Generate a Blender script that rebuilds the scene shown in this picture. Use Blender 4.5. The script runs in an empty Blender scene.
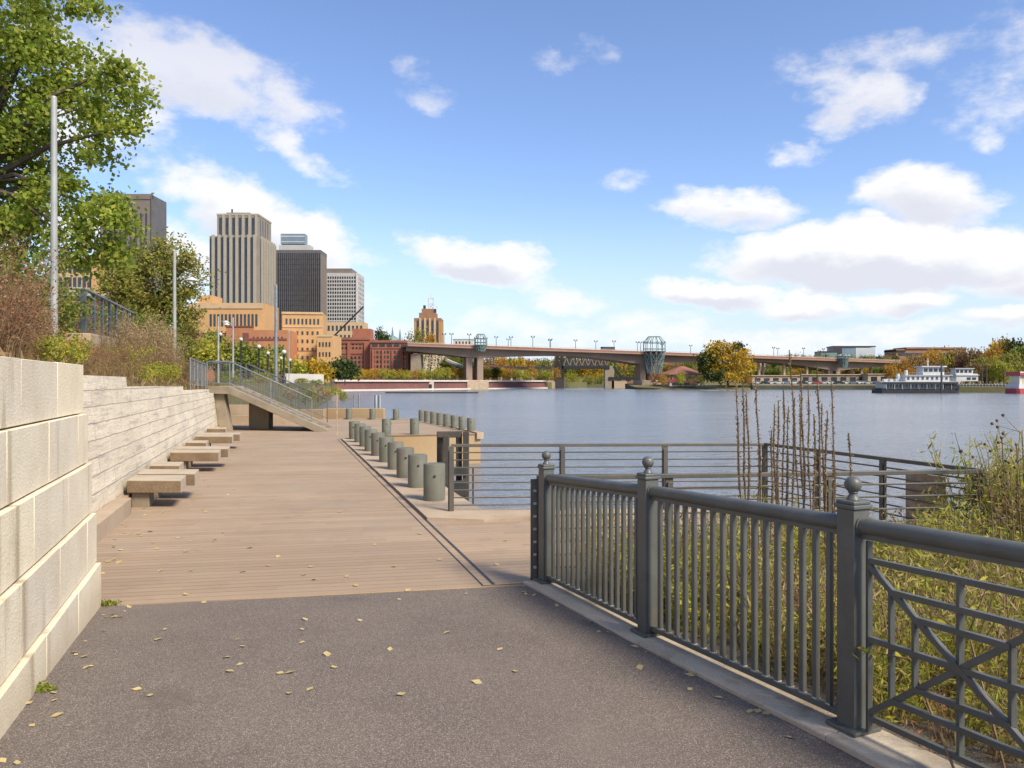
import bpy, bmesh, math, random
import numpy as np
from mathutils import Vector, Matrix
R = math.radians
random.seed(7)
rng = np.random.default_rng(11)
scene = bpy.context.scene
C = scene.collection
F = 768.0; HZ = 382.0; EYE = 2.0

def at(px, py, Y):                      # a sight line of the photograph at depth Y -> world point
    return Vector(((px-512)/F*Y, Y, EYE-(py-HZ)/F*Y))
def xat(px, Y): return (px-512)/F*Y
def zat(py, Y): return EYE-(py-HZ)/F*Y

# ------------------------------------------------------------------ object helpers
def tag(o, label=None, cat=None, group=None, kind=None):
    if label: o['label'] = label
    if cat: o['category'] = cat
    if group: o['group'] = group
    if kind: o['kind'] = kind
    return o
def empty(name, loc=(0,0,0), rz=0.0, label=None, cat=None, group=None):
    o = bpy.data.objects.new(name, None); C.objects.link(o)
    o.location = loc; o.rotation_euler = (0,0,rz); o.empty_display_size = .2
    return tag(o, label, cat, group)
def copy_tree(o, parent=None):
    c = o.copy(); C.objects.link(c); c.parent = parent
    for ch in list(o.children): copy_tree(ch, c)
    return c
def inst(o, name, mesh, parent, loc, rot=(0,0,0), scale=(1,1,1), label=None):
    i = bpy.data.objects.new(name, mesh); C.objects.link(i); i.parent = parent
    i.location = loc; i.rotation_euler = rot; i.scale = scale
    if label: i['label'] = label
    return i

class MB:
    def __init__(s): s.v=[]; s.f=[]
    def add(s, vs, fs):
        n=len(s.v); s.v += [tuple(p) for p in vs]; s.f += [tuple(i+n for i in f) for f in fs]; return s
    def box(s, c, size, rz=0.0, M=None):
        x,y,z=[q/2 for q in size]
        vs=[Vector(p) for p in ((-x,-y,-z),(x,-y,-z),(x,y,-z),(-x,y,-z),(-x,-y,z),(x,-y,z),(x,y,z),(-x,y,z))]
        m = M if M is not None else Matrix.Rotation(rz,3,'Z')
        c=Vector(c); vs=[m@p+c for p in vs]
        return s.add(vs,[(0,3,2,1),(4,5,6,7),(0,1,5,4),(1,2,6,5),(2,3,7,6),(3,0,4,7)])
    def bar(s, p0, p1, w, h, up=(0,0,1)):           # rectangular bar between two points; w sideways, h along up
        p0=Vector(p0); p1=Vector(p1); d=p1-p0; L=d.length; d.normalize(); up=Vector(up)
        if abs(d.dot(up))>.98: up=Vector((0,1,0))
        sd=d.cross(up).normalized(); u=sd.cross(d).normalized()
        m=Matrix((d,sd,u)).transposed()
        return s.box((p0+p1)/2,(L,w,h),M=m)
    def tube(s, p0, p1, r0, r1=None, n=10, caps=True):
        r1 = r0 if r1 is None else r1
        p0=Vector(p0); p1=Vector(p1); d=(p1-p0).normalized()
        a=d.orthogonal().normalized(); b=d.cross(a)
        vs=[];fs=[]
        for p,r in ((p0,r0),(p1,r1)):
            for k in range(n):
                t=2*math.pi*k/n; vs.append(p+(a*math.cos(t)+b*math.sin(t))*r)
        for k in range(n): fs.append((k,(k+1)%n,n+(k+1)%n,n+k))
        if caps: fs.append(tuple(range(n-1,-1,-1))); fs.append(tuple(range(n,2*n)))
        return s.add(vs,fs)
    def path(s, pts, rad, n=6):
        for i in range(len(pts)-1):
            r0 = rad[i] if isinstance(rad,(list,tuple)) else rad
            r1 = rad[i+1] if isinstance(rad,(list,tuple)) else rad
            s.tube(pts[i],pts[i+1],r0,r1,n,caps=True)
        return s
    def lathe(s, prof, o=(0,0,0), n=16):             # prof: (r,z) list
        o=Vector(o); vs=[];fs=[]
        for r,z in prof:
            for k in range(n):
                t=2*math.pi*k/n; vs.append(o+Vector((r*math.cos(t),r*math.sin(t),z)))
        for j in range(len(prof)-1):
            for k in range(n):
                fs.append((j*n+k,j*n+(k+1)%n,(j+1)*n+(k+1)%n,(j+1)*n+k))
        fs.append(tuple(range(n-1,-1,-1))); m=(len(prof)-1)*n; fs.append(tuple(range(m,m+n)))
        return s.add(vs,fs)
    def prism(s, poly, z0, z1):                      # counter-clockwise xy polygon; z0/z1 number or per-vertex list
        n=len(poly)
        a = z0 if isinstance(z0,(list,tuple)) else [z0]*n
        b = z1 if isinstance(z1,(list,tuple)) else [z1]*n
        vs=[(p[0],p[1],a[i]) for i,p in enumerate(poly)]+[(p[0],p[1],b[i]) for i,p in enumerate(poly)]
        fs=[tuple(range(n-1,-1,-1)),tuple(range(n,2*n))]+[(k,(k+1)%n,n+(k+1)%n,n+k) for k in range(n)]
        return s.add(vs,fs)
    def extr(s, poly, d):                            # 3d planar polygon pushed along vector d
        n=len(poly); d=Vector(d); vs=[Vector(p) for p in poly]; vs+= [p+d for p in vs]
        fs=[tuple(range(n)),tuple(range(2*n-1,n-1,-1))]+[((k+1)%n,k,n+k,n+(k+1)%n) for k in range(n)]
        return s.add(vs,fs)
    def sheet(s, poly, z=0.0):
        zz = z if isinstance(z,(list,tuple)) else [z]*len(poly)
        return s.add([(p[0],p[1],zz[i]) for i,p in enumerate(poly)],[tuple(range(len(poly)))])
    def mesh(s, name, mat, smooth=False, bevel=0.0, seg=2):
        me=bpy.data.meshes.new(name); me.from_pydata(s.v,[],s.f); me.update()
        bm=bmesh.new(); bm.from_mesh(me)
        bmesh.ops.recalc_face_normals(bm,faces=bm.faces)
        if bevel>0:
            es=[e for e in bm.edges if len(e.link_faces)==2 and e.calc_face_angle(0)>.5]
            res=bmesh.ops.bevel(bm,geom=es,offset=bevel,segments=seg,profile=.6,affect='EDGES',clamp_overlap=True)
            for f in res['faces']: f.smooth=True
        bm.to_mesh(me); bm.free()
        if smooth:
            me.polygons.foreach_set('use_smooth',[True]*len(me.polygons))
            try: me.set_sharp_from_angle(angle=R(40))
            except Exception: pass
        if mat: me.materials.append(mat)
        return me
    def build(s, name, mat, parent=None, smooth=False, bevel=0.0, loc=None, seg=2):
        o=bpy.data.objects.new(name,s.mesh(name,mat,smooth,bevel,seg)); C.objects.link(o)
        o.parent=parent
        if loc is not None: o.location=loc
        return o
def struct(name, mb, mat, **k):
    return tag(mb.build(name,mat,None,**k),kind='structure')
def fastmesh(name, V, Fc, mat, smooth=False):         # V (n,3), Fc (m,4)
    me=bpy.data.meshes.new(name); V=np.asarray(V,np.float32); Fc=np.asarray(Fc,np.int32)
    k=Fc.shape[1]
    me.vertices.add(len(V)); me.vertices.foreach_set('co',V.ravel())
    me.loops.add(Fc.size); me.loops.foreach_set('vertex_index',Fc.ravel())
    me.polygons.add(len(Fc)); me.polygons.foreach_set('loop_start',np.arange(len(Fc),dtype=np.int32)*k)
    me.update(calc_edges=True); me.validate()
    if smooth: me.polygons.foreach_set('use_smooth',[True]*len(Fc))
    if mat: me.materials.append(mat)
    return me
def mobj(name, me, parent=None, loc=(0,0,0), rz=0, sc=(1,1,1)):
    o=bpy.data.objects.new(name,me); C.objects.link(o); o.parent=parent
    o.location=loc; o.rotation_euler=(0,0,rz); o.scale=sc
    return o

# ------------------------------------------------------------------ materials
class NT:
    def __init__(s, tree): s.t=tree; s.n=tree.nodes; s.l=tree.links
    def node(s, typ, **k):
        nd=s.n.new(typ)
        for a,b in k.items(): setattr(nd,a,b)
        return nd
    def put(s, sock, v):
        if hasattr(v,'is_output'): s.l.new(v,sock)
        elif v is not None: sock.default_value=v
    def math(s, op, a, b=None, c=None, clamp=False):
        nd=s.node('ShaderNodeMath',operation=op,use_clamp=clamp)
        for i,v in enumerate((a,b,c)):
            if v is not None: s.put(nd.inputs[i],v)
        return nd.outputs[0]
    def vec(s, op, a, b=None):
        nd=s.node('ShaderNodeVectorMath',operation=op); s.put(nd.inputs[0],a)
        if b is not None: s.put(nd.inputs[1],b)
        return nd.outputs['Value'] if op in('DOT_PRODUCT','LENGTH') else nd.outputs[0]
    def mix(s, f, a, b, blend='MIX'):
        nd=s.node('ShaderNodeMix',data_type='RGBA',blend_type=blend)
        s.put(nd.inputs[0],f)
        for i,v in ((6,a),(7,b)):
            s.put(nd.inputs[i], v if hasattr(v,'is_output') else (tuple(v)+(1,) if len(v)==3 else v))
        return nd.outputs[2]
    def noise(s, vec, scale, detail=4, rough=.55, out=0):
        nd=s.node('ShaderNodeTexNoise'); s.put(nd.inputs['Vector'],vec)
        nd.inputs['Scale'].default_value=scale; nd.inputs['Detail'].default_value=detail; nd.inputs['Roughness'].default_value=rough
        return nd.outputs[out]
    def ramp(s, f, stops, interp='LINEAR'):
        nd=s.node('ShaderNodeValToRGB'); nd.color_ramp.interpolation=interp
        e=nd.color_ramp.elements
        while len(e)<len(stops): e.new(.5)
        for i,(p,c) in enumerate(stops):
            e[i].position=p; e[i].color=tuple(c)+(1,) if len(c)==3 else c
        s.put(nd.inputs[0],f); return nd.outputs[0]
    def rng(s, v, a, b, c=0.0, d=1.0, smooth=True):
        nd=s.node('ShaderNodeMapRange'); nd.interpolation_type='SMOOTHSTEP' if smooth else 'LINEAR'
        s.put(nd.inputs[0],v)
        for i,x in zip((1,2,3,4),(a,b,c,d)): nd.inputs[i].default_value=x
        return nd.outputs[0]
    def pos(s): return s.node('ShaderNodeNewGeometry').outputs['Position']
    def objco(s): return s.node('ShaderNodeTexCoord').outputs['Object']
    def sep(s, v):
        nd=s.node('ShaderNodeSeparateXYZ'); s.put(nd.inputs[0],v); return nd.outputs
    def comb(s, x,y,z):
        nd=s.node('ShaderNodeCombineXYZ')
        for i,v in enumerate((x,y,z)): s.put(nd.inputs[i],v)
        return nd.outputs[0]
    def bump(s, h, strength=.4, dist=.02, normal=None):
        nd=s.node('ShaderNodeBump'); s.put(nd.inputs['Height'],h)
        nd.inputs['Strength'].default_value=strength; nd.inputs['Distance'].default_value=dist
        if normal is not None: s.l.new(normal,nd.inputs['Normal'])
        return nd.outputs[0]
def newmat(name):
    m=bpy.data.materials.new(name); m.use_nodes=True; t=NT(m.node_tree)
    b=[n for n in t.n if n.type=='BSDF_PRINCIPLED'][0]
    return m,t,b
def rough(name, c1, c2, scale=2.0, r=.8, fine=40.0, fk=.25, bump=.25, bd=.01, metal=0.0, dirt=None, dscale=.6, spec=.4, streak=False, local=False, vary=0.0, pits=0.0, low=0.0):
    """mottled surface: two colours by broad noise, value jitter by fine noise, optional stain colour"""
    m,t,b=newmat(name); p=t.objco() if local else t.pos()
    n1=t.noise(p,scale,5,.6); col=t.mix(t.rng(n1,.32,.68),c1,c2)
    n2=t.noise(p,fine,3,.6)
    k=t.math('MULTIPLY_ADD',t.math('SUBTRACT',n2,.5),fk*2,1.0)
    col=t.mix(1.0,col,t.comb(k,k,k),'MULTIPLY')
    if vary:
        oi=t.node('ShaderNodeObjectInfo').outputs['Random']; kv=t.math('MULTIPLY_ADD',oi,vary,1-vary*.5); col=t.mix(1.0,col,t.comb(kv,kv,t.math('MULTIPLY',kv,t.math('MULTIPLY_ADD',oi,-.08,1.04))),'MULTIPLY')
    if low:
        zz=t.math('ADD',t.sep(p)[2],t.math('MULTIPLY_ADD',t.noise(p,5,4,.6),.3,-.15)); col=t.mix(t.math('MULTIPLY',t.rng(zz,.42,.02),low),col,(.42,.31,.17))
    if pits:
        n4=t.noise(p,11,6,.75); col=t.mix(t.math('MULTIPLY',t.rng(n4,.56,.70),pits),col,(.30,.24,.16))
    if dirt:
        pv=p
        if streak:
            mp=t.node('ShaderNodeMapping'); t.put(mp.inputs[0],p); mp.inputs['Scale'].default_value=(1,1,.12); pv=mp.outputs[0]
        n3=t.noise(pv,dscale,6,.65); col=t.mix(t.math('MULTIPLY',t.rng(n3,.52,.74),.75),col,dirt)
    t.put(b.inputs['Base Color'],col)
    b.inputs['Roughness'].default_value=r; b.inputs['Metallic'].default_value=metal
    b.inputs['Specular IOR Level'].default_value=spec
    if bump>0: t.put(b.inputs['Normal'],t.bump(n2,bump,bd))
    return m
def leafmat(name, cols, trans=.35, r=.6):
    m,t,b=newmat(name)
    g=t.node('ShaderNodeNewGeometry').outputs['Random Per Island']
    n=len(cols); col=t.ramp(g,[(i/max(1,n-1),c) for i,c in enumerate(cols)])
    oi=t.node('ShaderNodeObjectInfo').outputs['Random']
    n1=t.noise(t.pos(),.9,2,.5)
    k=t.math('ADD',t.math('MULTIPLY_ADD',n1,.7,.62),t.math('MULTIPLY_ADD',oi,.16,-.08))
    col=t.mix(1.0,col,t.comb(k,k,k),'MULTIPLY')
    t.put(b.inputs['Base Color'],col); b.inputs['Roughness'].default_value=r; b.inputs['Specular IOR Level'].default_value=.25
    tr=t.node('ShaderNodeBsdfTranslucent'); t.put(tr.inputs[0],col)
    ms=t.node('ShaderNodeMixShader'); ms.inputs[0].default_value=trans
    t.l.new(b.outputs[0],ms.inputs[1]); t.l.new(tr.outputs[0],ms.inputs[2])
    out=[x for x in t.n if x.type=='OUTPUT_MATERIAL'][0]; t.l.new(ms.outputs[0],out.inputs[0])
    return m

M={}
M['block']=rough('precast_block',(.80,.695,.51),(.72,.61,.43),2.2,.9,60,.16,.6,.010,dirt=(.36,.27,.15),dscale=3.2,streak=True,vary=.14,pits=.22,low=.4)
M['conc']=rough('grey_concrete',(.32,.262,.188),(.245,.198,.14),1.2,.9,45,.3,.4,.01,dirt=(.17,.135,.095),dscale=1.4)
M['conc_tan']=rough('tan_concrete',(.46,.36,.25),(.38,.28,.19),.9,.9,50,.2,.3,.01,dirt=(.27,.18,.11),dscale=.7)
M['conc_orange']=rough('rust_stained_concrete',(.43,.30,.165),(.37,.24,.12),.35,.9,30,.25,.3,.01,dirt=(.30,.26,.20),dscale=1.2,streak=True)
M['agg']=rough('exposed_aggregate',(.235,.165,.10),(.18,.12,.07),3,.9,55,.75,.8,.012)
M['slabtop']=rough('slab_top_concrete',(.47,.39,.29),(.40,.32,.23),2,.9,60,.2,.2,.006)
M['kerb']=rough('kerb_concrete',(.52,.44,.33),(.44,.36,.27),2.2,.9,60,.3,.35,.008,dirt=(.2,.15,.1),dscale=1.6)
M['asphalt']=None
M['joint']=rough('joint_dark_fill',(.34,.28,.19),(.27,.215,.14),6,.95,40,.3,.3,.004)  # dark tone standing in for the shade inside the open joints
M['fencepaint']=rough('grey_fence_paint',(.112,.115,.104),(.085,.089,.08),5,.45,90,.14,.15,.002,dirt=(.15,.12,.09),dscale=5,spec=.5)
M['bolt']=rough('pale_bolt_head',(.5,.5,.48),(.4,.4,.38),20,.5,90,.1,0)
M['rail']=rough('weathered_rail_steel',(.15,.13,.10),(.10,.10,.09),3,.55,60,.25,.2,.003,metal=.3)
M['railgrey']=rough('galvanized_rail',(.30,.31,.31),(.22,.24,.25),3,.5,50,.15,.1,.003,metal=.5)
M['railblue']=rough('blue_grey_rail',(.13,.16,.19),(.10,.12,.15),3,.5,50,.15,.1,.003,metal=.3)
M['rust']=rough('rusty_plate',(.50,.38,.26),(.36,.26,.17),6,.85,40,.3,.2,.004)
M['bollard']=rough('bollard_paint',(.165,.165,.125),(.13,.13,.10),3,.65,60,.15,.2,.004,dirt=(.14,.105,.07),dscale=4,streak=True)
M['darksteel']=rough('dark_steel',(.035,.034,.032),(.055,.05,.045),3,.55,50,.2,.1,.003)
M['pile']=rough('creosote_pile',(.085,.07,.055),(.055,.05,.04),3,.85,40,.35,.4,.008)
M['pole']=rough('galvanized_pole',(.40,.40,.37),(.31,.31,.29),2,.5,50,.1,.05,.003,metal=.15)
M['white']=rough('white_paint',(.62,.61,.58),(.52,.51,.49),1,.5,20,.08,0)
M['cream']=rough('cream_paint',(.66,.60,.46),(.58,.52,.4),1,.6,20,.08,0)
M['black']=rough('black_paint',(.018,.018,.02),(.03,.03,.032),2,.5,30,.2,0)
M['glass']=rough('dark_window_glass',(.025,.03,.038),(.045,.05,.06),.2,.15,3,.2,0,spec=.6)
M['globe']=rough('white_globe_glass',(.58,.56,.50),(.54,.52,.47),2,.25,10,.05,0)
M['soil']=rough('leafy_soil',(.13,.085,.045),(.19,.135,.07),3,.95,40,.6,.8,.03,dirt=(.2,.17,.06),dscale=2)
M['hill']=rough('hillside_soil',(.13,.10,.05),(.09,.09,.035),1,.95,15,.6,.8,.05)
M['grassland']=rough('far_grass',(.12,.12,.045),(.16,.13,.06),.06,.95,1.5,.4,0)
M['rock']=rough('limestone_cliff',(.44,.38,.27),(.26,.21,.13),.16,.9,.8,.5,.6,.5,dirt=(.07,.08,.03),dscale=.11)
M['riprap']=rough('riprap_stone',(.27,.22,.18),(.17,.15,.12),5,.9,40,.4,.4,.01)
M['bark']=rough('bark',(.12,.09,.065),(.075,.06,.045),4,.95,25,.5,.6,.02)
M['barkfar']=rough('bark_far',(.07,.055,.045),(.05,.04,.03),2,.95,6,.3,0)
M['stem']=rough('dry_stem',(.24,.16,.085),(.17,.105,.055),8,.9,60,.4,.3,.004)
M['greenstem']=rough('green_stem',(.16,.17,.05),(.2,.15,.06),6,.8,60,.3,0)
M['mullein']=rough('dry_seed_spike',(.17,.12,.075),(.105,.072,.045),30,.95,160,.7,.6,.008)
M['brick']=rough('red_brick',(.335,.13,.075),(.285,.105,.065),.25,.9,3,.2,0)
M['brickdark']=rough('red_brick_band',(.20,.07,.055),(.17,.06,.05),.25,.9,3,.2,0)
M['orange']=rough('orange_brick',(.45,.20,.10),(.39,.17,.085),.2,.9,2.5,.15,0)
M['tan']=rough('tan_brick',(.55,.325,.145),(.49,.29,.125),.2,.9,2.5,.12,0)
M['tan2']=rough('pale_tan_stone',(.54,.38,.225),(.48,.335,.19),.3,.9,3,.12,0)
M['lime']=rough('limestone_facade',(.27,.235,.185),(.235,.2,.16),.2,.85,2,.1,0)
M['limepale']=rough('pale_limestone',(.36,.32,.255),(.33,.29,.23),.2,.85,2,.1,0)
M['darkglass']=rough('bronze_curtain_wall',(.035,.032,.033),(.05,.046,.046),.12,.35,1.2,.3,0,spec=.5)
M['mullion']=rough('grey_mullion',(.125,.115,.112),(.10,.094,.092),.3,.5,2,.1,0)
M['greywhite']=rough('grey_white_concrete',(.47,.45,.42),(.42,.40,.375),.2,.85,2,.12,0)
M['browntower']=rough('brown_tower_brick',(.30,.165,.09),(.26,.14,.08),.2,.85,2,.15,0)
M['gold']=rough('gold_stone',(.42,.25,.10),(.36,.21,.09),.3,.85,2,.1,0)
M['taupe']=rough('taupe_facade',(.20,.16,.13),(.17,.14,.12),.2,.8,2,.12,0)
M['teal']=rough('green_steel',(.20,.29,.25),(.12,.18,.165),1,.55,8,.2,0)
M['bridgec']=rough('bridge_concrete',(.30,.215,.16),(.255,.18,.135),.12,.85,1.2,.15,0,dirt=(.28,.2,.16),dscale=.2,streak=True)
M['redwall']=rough('river_wall_brick',(.20,.085,.075),(.15,.065,.06),.08,.9,1,.3,0)
M['coping']=rough('pale_coping',(.60,.55,.48),(.52,.48,.42),.3,.9,3,.15,0)
M['quay']=rough('quay_green_face',(.085,.095,.065),(.06,.065,.05),.1,.95,1.5,.4,0)
M['roofred']=rough('terracotta_roof',(.30,.13,.08),(.24,.10,.07),.4,.85,4,.2,0)
M['bluegrey']=rough('blue_grey_panels',(.20,.26,.30),(.16,.21,.25),.1,.4,1,.15,0)
M['palegrey']=rough('pale_grey_panels',(.50,.53,.53),(.44,.47,.48),.1,.5,1,.12,0)
M['redpaint']=rough('faded_red_paint',(.42,.07,.08),(.36,.06,.07),1,.5,8,.1,0)
M['tyre']=rough('tyre',(.02,.02,.02),(.03,.03,.03),2,.8,20,.1,0)

# foliage colours
L={}
L['cotton']=leafmat('cottonwood_leaves',[(.18,.27,.035),(.27,.36,.045),(.39,.42,.06),(.23,.31,.04),(.48,.44,.09)],.5)
L['olive']=leafmat('olive_leaves',[(.19,.23,.035),(.26,.27,.045),(.33,.30,.055),(.36,.27,.08),(.20,.24,.04)],.35)
L['green']=leafmat('green_leaves',[(.11,.18,.028),(.17,.23,.035),(.25,.27,.045),(.31,.28,.045)],.35)
L['yelgreen']=leafmat('yellow_green_leaves',[(.22,.27,.035),(.34,.37,.04),(.46,.41,.05),(.50,.40,.07)],.38)
L['yellow']=leafmat('yellow_leaves',[(.55,.35,.025),(.62,.37,.03),(.45,.30,.03),(.33,.26,.03)],.38)
L['orange']=leafmat('orange_leaves',[(.50,.25,.035),(.40,.21,.04),(.55,.32,.045),(.32,.20,.05)],.35)
L['russet']=leafmat('russet_leaves',[(.26,.10,.055),(.34,.16,.08),(.20,.09,.05),(.40,.25,.13),(.22,.18,.05)],.3)
L['brown']=leafmat('brown_leaves',[(.27,.17,.08),(.34,.22,.10),(.22,.14,.06),(.26,.20,.07)],.3)
L['straw']=leafmat('straw_leaves',[(.42,.30,.15),(.34,.23,.11),(.50,.38,.21),(.27,.18,.08)],.3)
L['weed']=leafmat('weed_leaves',[(.42,.43,.07),(.58,.50,.09),(.31,.38,.055),(.62,.50,.17),(.44,.28,.09)],.5)
L['darkgreen']=leafmat('dark_green_leaves',[(.035,.06,.016),(.06,.085,.02),(.09,.11,.025)],.3)
L['fall']=leafmat('fallen_leaves',[(.50,.37,.12),(.38,.26,.09),(.56,.45,.22),(.27,.16,.07)],.1)
# ------------------------------------------------------------------ special materials
def mat_asphalt():
    m,t,b=newmat('asphalt'); p=t.pos()
    n1=t.noise(p,1.1,5,.6); n2=t.noise(p,95,2,.6); n3=t.noise(p,190,1,.5); n4=t.noise(p,.35,3,.5)
    col=t.mix(t.rng(n1,.3,.7),(.176,.140,.113),(.140,.113,.093))
    vo=t.node('ShaderNodeTexVoronoi'); t.put(vo.inputs['Vector'],p); vo.inputs['Scale'].default_value=230
    sp=t.sep(vo.outputs['Color'])[0]
    col=t.mix(t.math('MULTIPLY',t.rng(sp,.80,.9),.75),col,(.40,.34,.29))
    col=t.mix(t.math('MULTIPLY',t.rng(sp,.30,.1),.7),col,(.06,.048,.042))
    k=t.math('MULTIPLY_ADD',t.math('SUBTRACT',n2,.5),.6,1.0); col=t.mix(1.0,col,t.comb(k,k,k),'MULTIPLY')
    col=t.mix(t.math('MULTIPLY',t.rng(n4,.5,.7),.45),col,(.21,.165,.135))
    n5=t.noise(p,.8,6,.7); col=t.mix(t.math('MULTIPLY',t.rng(n5,.56,.66),.4),col,(.095,.075,.066))
    t.put(b.inputs['Base Color'],col); b.inputs['Roughness'].default_value=.9; b.inputs['Specular IOR Level'].default_value=.3
    t.put(b.inputs['Normal'],t.bump(t.math('ADD',n2,t.math('MULTIPLY',sp,.6)),.55,.006)); return m
M['asphalt']=mat_asphalt()
def mat_boards(name, c1, c2, w=.14, ang=(-.186,.982), near=True):
    m,t,b=newmat(name); p=t.pos()
    a=t.vec('DOT_PRODUCT',p,(ang[0],ang[1],0)); l=t.vec('DOT_PRODUCT',p,(ang[1],-ang[0],0))
    q=t.math('DIVIDE',a,w); idx=t.math('FLOOR',q); fr=t.math('FRACT',q)
    seg=t.math('FLOOR',t.math('MULTIPLY_ADD',l,.41,t.math('MULTIPLY',idx,.37)))
    wn=t.node('ShaderNodeTexWhiteNoise',noise_dimensions='2D'); t.put(wn.inputs['Vector'],t.comb(idx,seg,0))
    rnd=wn.outputs['Value']
    gr=t.noise(t.comb(t.math('MULTIPLY',l,2.0),t.math('MULTIPLY',a,70),rnd),1.0,4,.6)
    big=t.noise(p,.5,5,.65); blot=t.noise(p,2.3,5,.65)
    col=t.mix(rnd,c1,c2)
    k=t.math('ADD',t.math('MULTIPLY_ADD',gr,.42,.53),t.math('MULTIPLY',big,.5)); col=t.mix(1.0,col,t.comb(k,k,k),'MULTIPLY')
    col=t.mix(t.math('MULTIPLY',t.rng(blot,.55,.72),.35),col,(.19,.14,.10)); col=t.mix(t.math('MULTIPLY',t.rng(t.noise(p,.9,5,.7),.5,.68),.3),col,(.33,.28,.215))
    if near:                                   # replaced, greyer boards in the first few metres
        col=t.mix(t.math('MULTIPLY',t.rng(a,9.72,9.66),.42),col,(.29,.205,.137))
    edge=t.math('ABSOLUTE',t.math('SUBTRACT',fr,.5)); gap=t.rng(edge,.445,.49)
    wide=t.math('ADD',t.math('MULTIPLY',t.rng(t.math('FRACT',t.math('MULTIPLY',idx,.1428)),.9,.88,1,0),.0),.0)
    col=t.mix(t.math('MULTIPLY',gap,t.math('MULTIPLY_ADD',rnd,.35,.3)),col,(.09,.06,.043))
    t.put(b.inputs['Base Color'],col); b.inputs['Roughness'].default_value=.85; b.inputs['Specular IOR Level'].default_value=.3
    t.put(b.inputs['Normal'],t.bump(t.math('MULTIPLY_ADD',gap,-1.5,t.math('MULTIPLY',gr,.5)),.6,.008)); return m
M['boards']=mat_boards('weathered_boards',(.39,.285,.192),(.33,.24,.162))
M['boards_far']=mat_boards('dock_boards',(.40,.285,.19),(.35,.25,.165),near=False)
def mat_formwall():
    m,t,b=newmat('formed_concrete'); p=t.pos(); s=t.sep(p)
    u=t.math('MULTIPLY',s[1],1.045); wob=t.noise(p,2.2,3,.6)
    v=t.math('ADD',s[2],t.math('MULTIPLY',t.math('SUBTRACT',wob,.5),.04))
    br=t.node('ShaderNodeTexBrick'); br.offset=.5
    t.put(br.inputs['Vector'],t.comb(u,v,0))
    for a_,v_ in (('Scale',1.0),('Mortar Size',.008),('Mortar Smooth',.35),('Bias',-.2),('Brick Width',1.9),('Row Height',.235)): br.inputs[a_].default_value=v_
    br.inputs['Color1'].default_value=(1,1,1,1); br.inputs['Color2'].default_value=(.82,.82,.82,1); br.inputs['Mortar'].default_value=(.5,.5,.5,1)
    n1=t.noise(p,1.0,6,.65); n2=t.noise(p,14,5,.7); n3=t.noise(t.comb(t.math('MULTIPLY',u,.5),t.math('MULTIPLY',v,5),0),1.6,5,.7)
    col=t.mix(t.rng(n1,.3,.7),(.80,.70,.53),(.68,.59,.45))
    col=t.mix(t.math('MULTIPLY',t.rng(n3,.5,.68),.6),col,(.38,.34,.28))
    col=t.mix(t.math('MULTIPLY',t.rng(n2,.53,.70),.6),col,(.34,.29,.22))
    col=t.mix(.8,col,br.outputs['Color'],'MULTIPLY')
    low=t.math('MULTIPLY',t.rng(s[2],.55,.1),.45); col=t.mix(low,col,(.46,.36,.22))
    t.put(b.inputs['Base Color'],col); b.inputs['Roughness'].default_value=.9; b.inputs['Specular IOR Level'].default_value=.3
    h=t.math('ADD',t.math('MULTIPLY',n2,.8),t.math('ADD',n3,t.math('MULTIPLY',br.outputs['Fac'],-1.2)))
    t.put(b.inputs['Normal'],t.bump(h,.7,.03)); return m
M['formed']=mat_formwall()
def mat_water():
    m,t,b=newmat('river_water'); p=t.pos()
    mp=t.node('ShaderNodeMapping'); t.put(mp.inputs[0],p); mp.inputs['Rotation'].default_value=(0,0,R(22)); mp.inputs['Scale'].default_value=(.6,1.0,1)
    q=mp.outputs[0]
    n1=t.noise(q,1.3,4,.6); n2=t.noise(q,.22,3,.55); n3=t.noise(q,5.5,2,.5); patch=t.noise(q,.018,4,.6)
    h=t.math('ADD',t.math('MULTIPLY',n1,.8),t.math('ADD',t.math('MULTIPLY',n2,1.5),t.math('MULTIPLY',n3,.16)))
    t.put(b.inputs['Base Color'],t.mix(t.rng(patch,.35,.65),(.165,.18,.195),(.22,.23,.24)))
    b.inputs['Roughness'].default_value=.16; b.inputs['IOR'].default_value=1.33
    bp=t.node('ShaderNodeBump'); t.put(bp.inputs['Height'],h)
    t.put(bp.inputs['Strength'],t.math('MULTIPLY_ADD',patch,.6,.5)); bp.inputs['Distance'].default_value=.3
    t.l.new(bp.outputs[0],b.inputs['Normal']); return m
M['water']=mat_water()

# ------------------------------------------------------------------ camera, sun, sky
cam=bpy.data.cameras.new('camera'); co=bpy.data.objects.new('camera',cam); C.objects.link(co)
co.location=(0,0,EYE); co.rotation_euler=(R(90),0,0); cam.sensor_width=36; cam.lens=27; cam.shift_y=-2/1024
cam.clip_start=.05; cam.clip_end=8000; scene.camera=co
SD=Vector((.73,-.68,0)).normalized(); SEL=R(44)
sd=Vector((SD.x*math.cos(SEL),SD.y*math.cos(SEL),math.sin(SEL)))
sl=bpy.data.lights.new('sun','SUN'); sl.energy=3.7; sl.angle=R(17.0); sl.color=(1,.90,.73)
so=bpy.data.objects.new('sun',sl); C.objects.link(so); so.rotation_euler=sd.to_track_quat('Z','Y').to_euler(); so.location=(0,0,60)

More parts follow.
